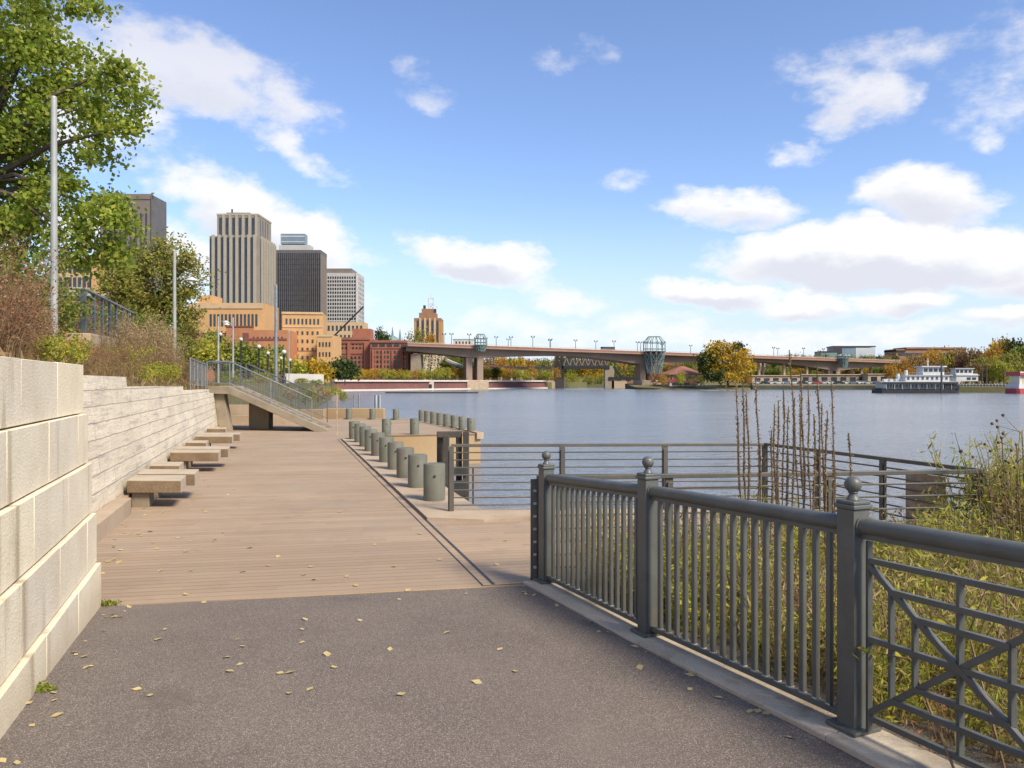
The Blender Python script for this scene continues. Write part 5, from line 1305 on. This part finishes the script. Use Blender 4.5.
def proto(h,spread,ns,nl,leaf,asp,mat,stem,seed,**k):
    r=np.random.default_rng(seed); mb,V,Fc=shrub_mesh(h,spread,ns,nl,leaf,asp,r,**k)
    return mb.mesh('stems',M[stem]),fastmesh('leaves',V,Fc,L[mat])
def plant(pr,name,loc,s,label,cat,group,sx=None):
    r=empty(name,loc,random.uniform(0,6.28),label,cat,group); r.scale=(sx or s,sx or s,s)
    inst(r,'stems',pr[0],r,(0,0,0)); inst(r,'leaves',pr[1],r,(0,0,0)); return r
RU=[proto(1.5,1.3,46,62,.042,.45,'russet','stem',i,curve=.35) for i in (1,2)]
BR=[proto(1.4,1.2,46,40,.055,.4,'brown','stem',i,curve=.35) for i in (3,4)]
ST=[proto(1.7,.9,60,20,.10,.16,'straw','stem',i,curve=.4,lo=.4) for i in (5,6)]
YG=[proto(1.0,1.1,34,42,.075,.55,'yelgreen','greenstem',i,curve=.4) for i in (7,8)]
OR=[proto(1.0,1.0,30,36,.06,.5,'orange','stem',9)]
GR=[proto(1.5,1.3,40,44,.085,.5,'green','greenstem',i,curve=.4) for i in (10,12)]
def on_hill(px,Y,d=None):
    x=xat(px,Y); dd=(wallx(Y)-.32)-x; z=hill_z(dd,Y); return Vector((x,Y,z-.05))
hillplants=[('russet_shrub',RU,'rust red twiggy shrub on the bank behind the block wall','russet shrubs on the bank',[(-22,9.2,.9),(-6,9.6,.8),(8,10.4,.7),(22,11.4,.62),(2,12.4,.75),(30,12.6,.5),(10,14,.75),(40,13,.42),(-14,12,1.2),(80,14.8,.34),(92,14,.36),(104,16,.42),(98,17.5,.4),(114,18.5,.5),(86,15.5,.38)]),
 ('brown_shrub',BR,'brown twiggy shrub above the long pale wall','brown shrubs above the long wall',[(92,12.6,.38),(115,14.5,.42),(102,15.6,.42),(126,16.5,.5),(134,19,.6),(122,20.5,.62),(144,21.5,.65),(158,24,.75),(166,27,.85),(184,30,.8),(178,26,.7),(150,26,.9)]),
 ('plume_grass',ST,'pale feathery plume grass tuft above the long wall','plume grasses above the long wall',[(139,22,.95),(147,23.5,1.05),(153,23,.95),(136,24.5,1.2),(160,26.5,1.05),(110,20,.8),(168,25,.8)]),
 ('yellow_shrub',YG,'bright yellow green leafy shrub at the top of the wall','yellow green shrubs at the wall top',[(62,13.2,.62),(68,12.6,.45),(46,12.2,.6),(128,20,.8),(150,19.5,.6),(158,21.5,.65),(166,22.5,.6),(36,11.6,.55),(140,17.6,.55)]),
 ('orange_shrub',OR,'orange leaved shrub between the nearest pole and the walkway railing','orange shrubs by the nearest pole',[(70,13.6,.6),(75,14.6,.55),(66,14.4,.7)]),
 ('green_shrub',GR,'green leafy shrub on the slope under the big tree','green shrubs on the slope',[(36,16,1.0),(8,17.5,1.3),(48,18,1.0),(66,18.6,.55),(-10,16,1.4),(128,30,1.3),(115,31,1.4),(150,32,1.3),(168,33,1.2)])]
for nm,pr,lb,gp,ls in hillplants:
    for i,(px,Y,s) in enumerate(ls): plant(pr[i%len(pr)],nm,on_hill(px,Y),s,lb,'shrub' if 'grass' not in nm else 'grass tuft',gp)
# ground litter and low growth on the slope (uncountable)
def scatter_cover(name,label,pts,size,mat,hgt,asp=.4,nn=None):
    P=np.array(pts); P[:,2]+=rng.uniform(0,1,len(P))**1.6*hgt; d=np.tile([0,0,1.0],(len(P),1))
    V,Fc=cards(P,size,asp,dirs=d); o=mobj(name,fastmesh(name,V,Fc,L[mat])); tag(o,label,kind='stuff'); return o
pts=[]
for _ in range(15000):
    Y=random.uniform(6.5,36); d=random.uniform(.05,1)**1.5*9
    if Y<8.5: x=-1.93-.361*Y-d; z=hill_z(d,10)
    else: x,_,z=hillpt(d,Y)
    pts.append((x,Y,z-.02))
scatter_cover('hillside_grass','brown and green low growth covering the bank behind the walls',pts,.16,'brown',.35,.16)

# weeds between the iron fence and the deck
WE=[proto(1.0,.6,16,44,.058,.2,'weed','greenstem',i,curve=.35,lo=.05) for i in (21,22,23)]
WG=[proto(.9,.6,14,36,.058,.3,'yelgreen','greenstem',i,curve=.35,lo=.05) for i in (24,25)]
WB=[proto(.85,.6,20,34,.045,.25,'russet','stem',i,curve=.35,lo=.1) for i in (26,27)]
WS=[proto(1.0,.55,22,22,.085,.09,'straw','stem',i,curve=.4,lo=.2) for i in (28,)]
def bedspot():
    while True:
        y=random.uniform(2.2,8.1); x=random.uniform(.3,7.5)
        fx=FP[0].x+(FP[0].y-y)*.45
        if x<fx+.32: continue
        if x<5.2 and y>7.62+.118*(x-.25): continue
        if x/y>.80 or x>7: continue
        return x,y
kinds=[('goldenrod_weed',WE,'yellowing leafy weed in the bed behind the iron fence'),('green_weed',WG,'fresh green leafy weed in the bed behind the iron fence'),('brown_weed',WB,'withered brown weed in the bed behind the iron fence'),('straw_grass',WS,'straw coloured grass tuft in the bed behind the iron fence')]
for i in range(205):
    x,y=bedspot(); nm,pr,lb=kinds[random.choices((0,1,2,3),(.46,.28,.14,.12))[0]]
    s=random.uniform(.6,1.08)
    if x>5.0: s*=1.2
    if y<4.6: s=min(s,.78)
    plant(random.choice(pr),nm,(x,y,bedz(x,y)),s,lb,'weed',nm.replace('_',' ')+'s in the fence bed')
for i in range(46):
    f=random.uniform(.02,1.0); p=FP[0].lerp(FP[1],f)-fn*random.uniform(.35,1.3)
    if p.y>7.5+.118*(p.x-.25): continue
    nm,pr,lb=kinds[random.choices((0,1,2,3),(.3,.25,.3,.15))[0]]
    plant(random.choice(pr),nm,(p.x,p.y,bedz(p.x,p.y)),random.uniform(.7,1.0),lb,'weed',nm.replace('_',' ')+'s in the fence bed')
for px,Y,s in ((668,7.3,1.30),(676,7.4,1.2),(700,7.2,1.02),(735,7.2,1.15),(742,7.45,1.22),(722,7.3,1.1),(805,7.5,1.05),(820,7.4,1.12),(835,7.3,1.0),(790,7.0,1.0),(780,7.5,1.05)):
    x=xat(px,Y); plant(WB[0] if px in (668,676,805,835) else WE[1],'tall_weed',(x,Y,bedz(x,Y)),s,'tall thin weed reaching above the fence rail in front of the deck railing','weed','tall weeds in front of the deck railing',s*.55)
for i in range(46):
    px=random.uniform(935,1060); Y=random.uniform(6.6,9.5); x=xat(px,Y)
    if Y<8.6 and x<5.25: x=5.3+random.uniform(0,.5)
    s=random.uniform(1.05,1.75)*(1 if px>960 else .72); pr=random.choices((WE,WG,WB,WS),(.5,.15,.15,.2))[0]
    plant(random.choice(pr),'bank_weed',(x,Y,bedz(x,min(Y,8))),s,'tall yellowing weed on the bank right of the deck railing','weed','tall weeds on the bank right of the deck',s*.8)
pts=[]
for _ in range(9000):
    x,y=bedspot(); pts.append((x,y,bedz(x,y)))
scatter_cover('bed_ground_cover','low yellow green growth and leaf litter in the fence bed',pts,.085,'weed',.32,.3)
pts=[]
for _ in range(5000):
    x,y=bedspot(); pts.append((x,y,bedz(x,y)))
scatter_cover('bed_leaf_litter','brown dead leaves on the ground of the fence bed',pts,.06,'brown',.05,.6)
# tall dry spikes
def stalk(i,px,py,bx,by,Y=6.9):
    b=at(bx,by+0,Y); x=b.x; zb=bedz(x,Y); t=at(px,py,Y)-Vector((x,Y,zb)); r=np.random.default_rng(100+i)
    H_=t.z; mb=MB(); pts=[];rad=[]; n=26
    sp=.45 if H_>1.2 else .5
    for k in range(n+1):
        f=k/n; wob=.016*math.sin(f*5+i*1.7)+.006*math.sin(f*17+i)
        pts.append(Vector((t.x*f**1.3+wob,wob*.7+r.normal()*.003,H_*f)))
        rad.append((.0075-.003*f)*(1.0) if f<1-sp else (.0095*(1-.45*(f-(1-sp))/sp))*r.uniform(.65,1.25))
    mb.path(pts,rad,6)
    P=np.array([tuple(pts[int(k)]) for k in r.integers(int(n*(1-sp)),n,260)])+r.normal(size=(260,3))*np.array([.008,.008,.045])
    ro=empty('dried_stalk',(x,Y,zb),0,['tall','slender','short'][0 if H_>1.9 else 1 if H_>1.55 else 2]+' dry brown seed stalk standing among the weeds before the deck railing','dried plant','dry seed stalks in front of the deck railing')
    mb.build('stem',M['mullein'],ro,smooth=True)
    V,Fc=cards(P,.017,.7,r); mobj('seed_capsules',fastmesh('seed_capsules',V,Fc,L['brown']),ro)
for i,(a,b,c,d) in enumerate([(738,386,741,520),(743,380,749,520),(745,392,753,520),(756,376,762,520),(775,404,777,520),(777,400,781,520),(783,390,781,520),(791,350,800,540),(789,406,788,540),(793,398,794,520),(800,370,806,520),(801,394,803,520),(808,382,813,520),(813,414,815,520),(818,366,819,540),(823,404,826,540),(826,411,827,540),(830,382,838,540),(850,433,853,540),(834,450,835,530),(758,440,760,520),(771,430,770,520)]):
    stalk(i,a,b,c,d,6.9+.35*math.sin(i*2.3))
def seedhead(i,px,py,Y):
    x=xat(px+8,Y); zb=bedz(x,min(Y,8)); t=at(px,py,Y)-Vector((x,Y,zb)); r=np.random.default_rng(300+i); mb=MB(); hd=MB()
    mb.path([(0,0,0),(t.x*.3,0,t.z*.5),(t.x*.8,0,t.z*.85),t],[.006,.005,.004,.002],5)
    for k in range(9):
        f=r.uniform(.6,1); s=Vector((t.x*f,0,t.z*f)); e=s+Vector((r.normal()*.12,r.normal()*.12,r.uniform(.06,.2))); mb.path([s,e],[.003,.0015],4)
        hd.lathe([(.004,-.01),(.015,.002),(.012,.014),(.0,.018)],e,6)
    ro=empty('seedhead_plant',(x,Y,zb),0,'dry branching stem with small round seed heads at the right edge','dried plant','seed head stems at the right edge')
    mb.build('stem',M['stem'],ro); hd.build('seed_heads',M['mullein'],ro)
for i,(a,b,Y) in enumerate(((1002,436,6.6),(988,452,6.8),(1016,444,6.4),(978,470,7.0),(1010,470,6.2),(996,480,6.9),(1022,430,6.5))): seedhead(i,a,b,Y)
# bent dry twigs leaning through the lattice
for i,(a,b) in enumerate((((858,650,4.1),(960,720,3.6)),((930,610,4.3),(1010,722,3.5)))):
    p=at(*a); q=at(*b); m=p.lerp(q,.5)+Vector((.05,.05,.1)); r=empty('trailing_twig',q,0,('longer pale twig with few leaves trailing through the lattice panel','second pale twig bending across the lattice panel centre')[i],'twig')
    MB().path([p-q,m-q,Vector((0,0,-.3))],[.003,.005,.007],5).build('stem',M['stem'],r)
    P=np.array([tuple((p-q).lerp(m-q,t)+Vector((random.gauss(0,.04),random.gauss(0,.04),random.gauss(0,.04)))) for t in np.linspace(0,1,14)]); V,Fc=cards(P,.06,.4); mobj('leaves',fastmesh('leaves',V,Fc,L['yelgreen']),r)

# fallen leaves
def leaf_mesh():
    s=[(0,-.5),(.22,-.32),(.42,-.02),(.26,.2),(0,.55),(-.27,.2),(-.40,-.05),(-.2,-.33)]
    vs=[(x,y,.12*abs(x)+.10*y*y) for x,y in s]+[(0,-.05,.0),(0,-.85,.06)]
    fs=[(k,(k+1)%8,8) for k in range(8)]
    me=bpy.data.meshes.new('leaf'); me.from_pydata(vs,[],fs); me.update(); me.materials.append(L['fall']); return me
LM=leaf_mesh()
def fallen(x,y,z,s,label,group):
    o=mobj('fallen_leaf',LM,None,(x,y,z+.006),random.uniform(0,6.28),(s,s,s*random.uniform(.8,1.8)))
    o.rotation_euler=(random.uniform(-.25,.25),random.uniform(-.25,.25),random.uniform(0,6.28)); tag(o,label,'leaf',group)
PXL=[(165,630),(158,640),(237,640),(243,647),(227,658),(240,665),(230,672),(150,696),(137,690),(280,674),(290,673),(289,694),(302,630),(305,620),(302,643),(360,621),(334,668),(327,655),(401,695),(447,633),(477,683),(399,600),(408,591),(74,653),(44,690),(28,704),(57,716),(500,650),(390,650),(515,672),(590,622),(640,668),(690,690),(750,712),(310,690),(204,603),(466,594)]
def asph_at(px,py):
    Y=5.0
    for _ in range(25):
        x=xat(px,Y); z=asz(x,Y); Y=(EYE-z)*F/(py-HZ)
    return xat(px,Y),Y,asz(xat(px,Y),Y)
for px,py in PXL:
    x,y,z=asph_at(px,py); fallen(x,y,z,random.uniform(.04,.075),'small dry yellow leaf lying on the asphalt path','fallen leaves on the asphalt path')
PXB=[(153,543),(157,549),(186,595),(108,562),(113,560),(119,563),(103,574),(186,552),(160,571),(191,571),(243,572),(268,566),(311,567),(304,575),(314,580),(278,557),(356,586),(347,577),(394,567),(420,534),(250,548),(206,512),(131,534),(125,533),(139,534),(150,532),(163,512),(170,510),(161,514),(505,541),(497,565),(228,495),(290,500),(340,512),(215,540),(375,545),(440,560)]
for px,py in PXB:
    Y=EYE*F/(py-HZ); fallen(xat(px,Y),Y,.0,random.uniform(.05,.085),'small dry leaf lying on the wooden boardwalk','fallen leaves on the boardwalk')
for i in range(34):
    f=random.random(); p=FP[0].lerp(FP[2],f); q=p+fn*random.uniform(.05,.36); z=max(asz(q.x,q.y),BZ[0]+(BZ[2]-BZ[0])*f-.02) if (q-p).length<.235 else asz(q.x,q.y)
    fallen(q.x,q.y,z,random.uniform(.035,.065),'small brown leaf caught along the kerb of the iron fence','fallen leaves along the kerb')
for i in range(20):
    f=random.random()**1.4; s=f*3.4; x=-3.62+.361*s+random.uniform(.03,.22); y=6.86-s; fallen(x,y,asz(x,y),random.uniform(.03,.055),'small dry leaf gathered at the foot of the block wall','fallen leaves at the foot of the block wall')
for i in range(44):
    y=random.uniform(9,22); x=wallx(y)+.2+random.uniform(0,1)**2*1.6; fallen(x,y,.0,random.uniform(.04,.07),'small dry leaf lying near the benches on the boardwalk','fallen leaves near the benches')
def moss(px,py,lb,s):
    x,y,z=asph_at(px,py); P=np.array([(x+random.gauss(0,s*.6),y+random.gauss(0,s*.35),z+abs(random.gauss(0,s*.22))) for _ in range(260)]); V,Fc=cards(P,.03,.5)
    o=mobj('grass_tuft',fastmesh('grass_tuft',V,Fc,L['green']),None,(0,0,0)); me=o.data
    o.location=(x,y,z); me.transform(Matrix.Translation((-x,-y,-z))); tag(o,lb,'grass tuft')
moss(106,605,'small green tuft at the corner of the block wall and boards',.08); moss(38,690,'small brownish green tuft at the foot of the block wall',.07)

# ------------------------------------------------------------------ far trees
def far_proto(seed,n=2600,lob=None):
    r=np.random.default_rng(seed)
    lobes=lob or [(r.normal()*.18,r.normal()*.18,.55+r.uniform(-.24,.2),r.uniform(.22,.34),r.uniform(.22,.34),r.uniform(.18,.28)) for _ in range(8)]
    P,C_=crown_pts(lobes,n,60,.085,r); V,Fc=cards(P,.06,.75,r); return fastmesh('crown',V,Fc,L['green']),MB().path([(0,0,-.03),(0,0,.3),(.02,0,.62)],[.03,.022,.01],6).mesh('trunk',M['barkfar'])
FT=[far_proto(s) for s in (41,42,43,44,45)]
LOW=[far_proto(s,1800,[(r_*.25,0,.5,.42,.42,.42) for r_ in (-1,0,1)]) for s in (51,52)]
def far_tree(px,py_top,Y,zb,wpx,mat,label,group,name='tree',pr=None):
    """crown top at py_top, width wpx (pixels at that depth)"""
    pr=pr or random.choice(FT); h=(zat(py_top,Y)-zb)/.95; w=wpx*Y/F/.92
    r=empty(name,(xat(px,Y),Y,zb),random.uniform(0,6.28),label,'tree',group); r.scale=(w,w,h)
    c=inst(r,'crown',pr[0],r,(0,0,0)); c.material_slots[0].link='OBJECT'; c.material_slots[0].material=L[mat]; inst(r,'trunk',pr[1],r,(0,0,0)); return r
n=27
for i in range(n):
    f=i/(n-1); px=350+f*205; Y=275+f*95+random.uniform(3,9); far_tree(px,367.8+random.uniform(-1,1.6),Y,2.4,random.uniform(10,13),random.choice(['yellow','yellow','orange','yelgreen']),'small golden autumn tree in the row along the river wall','golden trees along the river wall','golden_tree',random.choice(LOW))
for i in range(12):
    px=446+i*4.6; Y=349+random.uniform(-3,3); far_tree(px,352+i*1.6+random.uniform(-2,3),Y,6-i*.3,random.uniform(8,12),random.choice(['olive','darkgreen','orange','green']),'scrubby autumn tree clinging to the limestone bluff','trees on the bluff')
for px,py,Y,zb,w,mt,lb in ((385,328,560,8,22,'darkgreen','round dark tree above the red brick roofs'),(418,331,520,12,20,'olive','left bushy tree at the foot of the brown tower'),(428,333,515,12,16,'orange','orange brown tree at the foot of the brown tower'),(408,336,520,12,16,'darkgreen','small dark tree left of the brown tower')):
    far_tree(px,py,Y,zb,w,mt,lb,None)
for i in range(40):
    px=482+i*7.0+random.uniform(-2,2); Y=random.uniform(520,700); far_tree(px,random.uniform(355,361) if px<640 else random.uniform(358,364),Y,1,random.uniform(12,22),random.choice(['olive','green','yellow','orange','brown']),'distant autumn tree in the wooded line seen under the bridge','distant trees under the bridge')
for px,py,Y,w,mt,lb in ((572,372,430,12,'yelgreen','yellow green shore bush under the truss span'),(590,374,440,14,'olive','olive shore bush under the truss span'),(601,375,440,10,'green','small green shore bush by the truss pier'),(560,375,432,8,'brown','brown shore bush left of the truss span')):
    far_tree(px,py,Y,-1,w,mt,lb,None,'shore_bush',random.choice(LOW))
# island trees
Y=320; o=Vector((xat(728,Y),Y,.3)); lob=[lobe_px(o,a,b,Yd,rx,ry) for a,b,Yd,rx,ry in ((728,355,320,16,14),(715,358,319,12,12),(742,360,320,9,12),(733,372,318,12,9),(712,372,320,10,9),(722,346,320,11,6))]
t=tree('golden_maple','large golden and green tree on the island point in front of the bridge',o,lob,4200,1.0,'yellow',5.5,.45,80,1.5,nl=12,bark='barkfar')
P,_=crown_pts([lobe_px(o,a,b,Yd,rx,ry) for a,b,Yd,rx,ry in ((708,364,318,9,11),(716,374,316,9,7),(735,348,323,10,5),(712,352,322,9,6))],2400,50,1.2); V,Fc=cards(P,1.0,.7); c=mobj('green_foliage',fastmesh('green_foliage',V,Fc,L['darkgreen']),t)
for px,py,Y,w,mt,lb in ((704,352,326,12,'darkgreen','small dark tree left of the golden island tree'),(681,371,318,9,'yelgreen','yellow green shrub in front of the island pavilion'),(655,372,324,10,'russet','rusty shrub beside the middle bridge pier'),(663,375,322,9,'orange','orange shrub left of the island pavilion'),(700,374,317,8,'olive','low olive shrub on the island shore'),(746,373,322,10,'orange','orange shrub right of the golden island tree'),(692,378,317,8,'brown','brown shrub at the water edge of the island')):
    far_tree(px,py,Y,.4,w,mt,lb,None,'island_shrub' if py>365 else 'tree',random.choice(LOW) if py>365 else None)
# right bank trees
rb=[(893,364,300,18,'orange'),(904,360,305,20,'orange'),(915,356,320,22,'brown'),(925,352,330,24,'orange'),(936,351,335,22,'yellow'),(947,352,330,20,'yelgreen'),(956,350,330,22,'brown'),(966,349,320,24,'russet'),(977,348,310,24,'brown'),(985,356,290,20,'olive'),(993,341,300,26,'orange'),(1006,338,305,28,'yellow'),(1018,340,300,26,'darkgreen'),(1000,352,280,22,'yelgreen'),(1012,352,275,24,'olive'),(1026,345,280,28,'green'),(1040,340,290,30,'orange'),(1060,342,280,30,'brown'),(972,362,285,18,'brown'),(1004,360,265,18,'yelgreen'),(989,346,310,18,'darkgreen'),(940,362,300,16,'brown'),(910,368,290,16,'orange'),(900,372,285,14,'orange')]
cn={'orange':'orange','brown':'brown','yellow':'golden','yelgreen':'yellow green','russet':'russet','olive':'olive','darkgreen':'dark green','green':'green'}
for px,py,Y,w,mt in rb: far_tree(px,py,Y,.4,w,mt,f'{cn[mt]} autumn tree on the right bank behind the boats',f'{cn[mt]} trees on the right bank')
for i in range(26):
    px=750+i*5.6; Y=random.uniform(385,470); far_tree(px,random.uniform(366,371),Y,.5,random.uniform(10,16),random.choice(['olive','yellow','brown','green']),'low tree beyond the parked cars under the bridge','low trees beyond the parked cars')
for i in range(30):
    px=770+i*4.3; Y=random.uniform(560,640); far_tree(px,random.uniform(354.5,357.5),Y,4,random.uniform(8,13),random.choice(['olive','brown','darkgreen']),'tiny treetop on the ridge behind the bridge deck','ridge treetops behind the bridge')
# bushes at the near river bank beyond the stairs
for px,py,Y,w,mt,lb in ((318,385,70,18,'straw','pale yellow bush on the bank beyond the stair foot'),(332,386,75,18,'yelgreen','yellow flowering bush left of the river wall end'),(305,386,62,14,'olive','olive bush behind the stair handrail'),(343,391,68,8,'olive','small low bush at the water edge'),(297,384,75,12,'brown','brown bush behind the globe lamps')):
    far_tree(px,py,Y,.2 if Y<72 else .6,w,mt,lb,None,'bank_bush',LOW[0])
for i,(px,py,Y,w,mt) in enumerate(((232,376,56,16,'olive'),(246,379,58,16,'yelgreen'),(258,378,60,14,'brown'),(270,381,57,16,'olive'),(283,383,60,14,'green'),(292,387,56,14,'straw'),(311,390,58,13,'olive'),(325,391,62,12,'straw'),(338,389,80,9,'yelgreen'),(226,371,66,18,'green'),(262,372,70,16,'yelgreen'),(302,378,85,14,'olive'),(316,379,92,13,'green'),(272,374,78,14,'brown'))):
    far_tree(px,py,Y,1.6 if py<384 else .6,w,mt,cn[mt].capitalize().lower()+' bush on the river bank seen through the stair railing' if mt!='straw' else 'straw coloured bush on the river bank seen through the stair railing','bushes behind the stair railing','bank_bush',random.choice(LOW))
w=tag(MB().bar((xat(285,90),90,2.4),(xat(322,100),100,2.4),.5,1.2).build('parapet_wall',M['coping']),'pale low parapet wall beyond the stairs','wall')
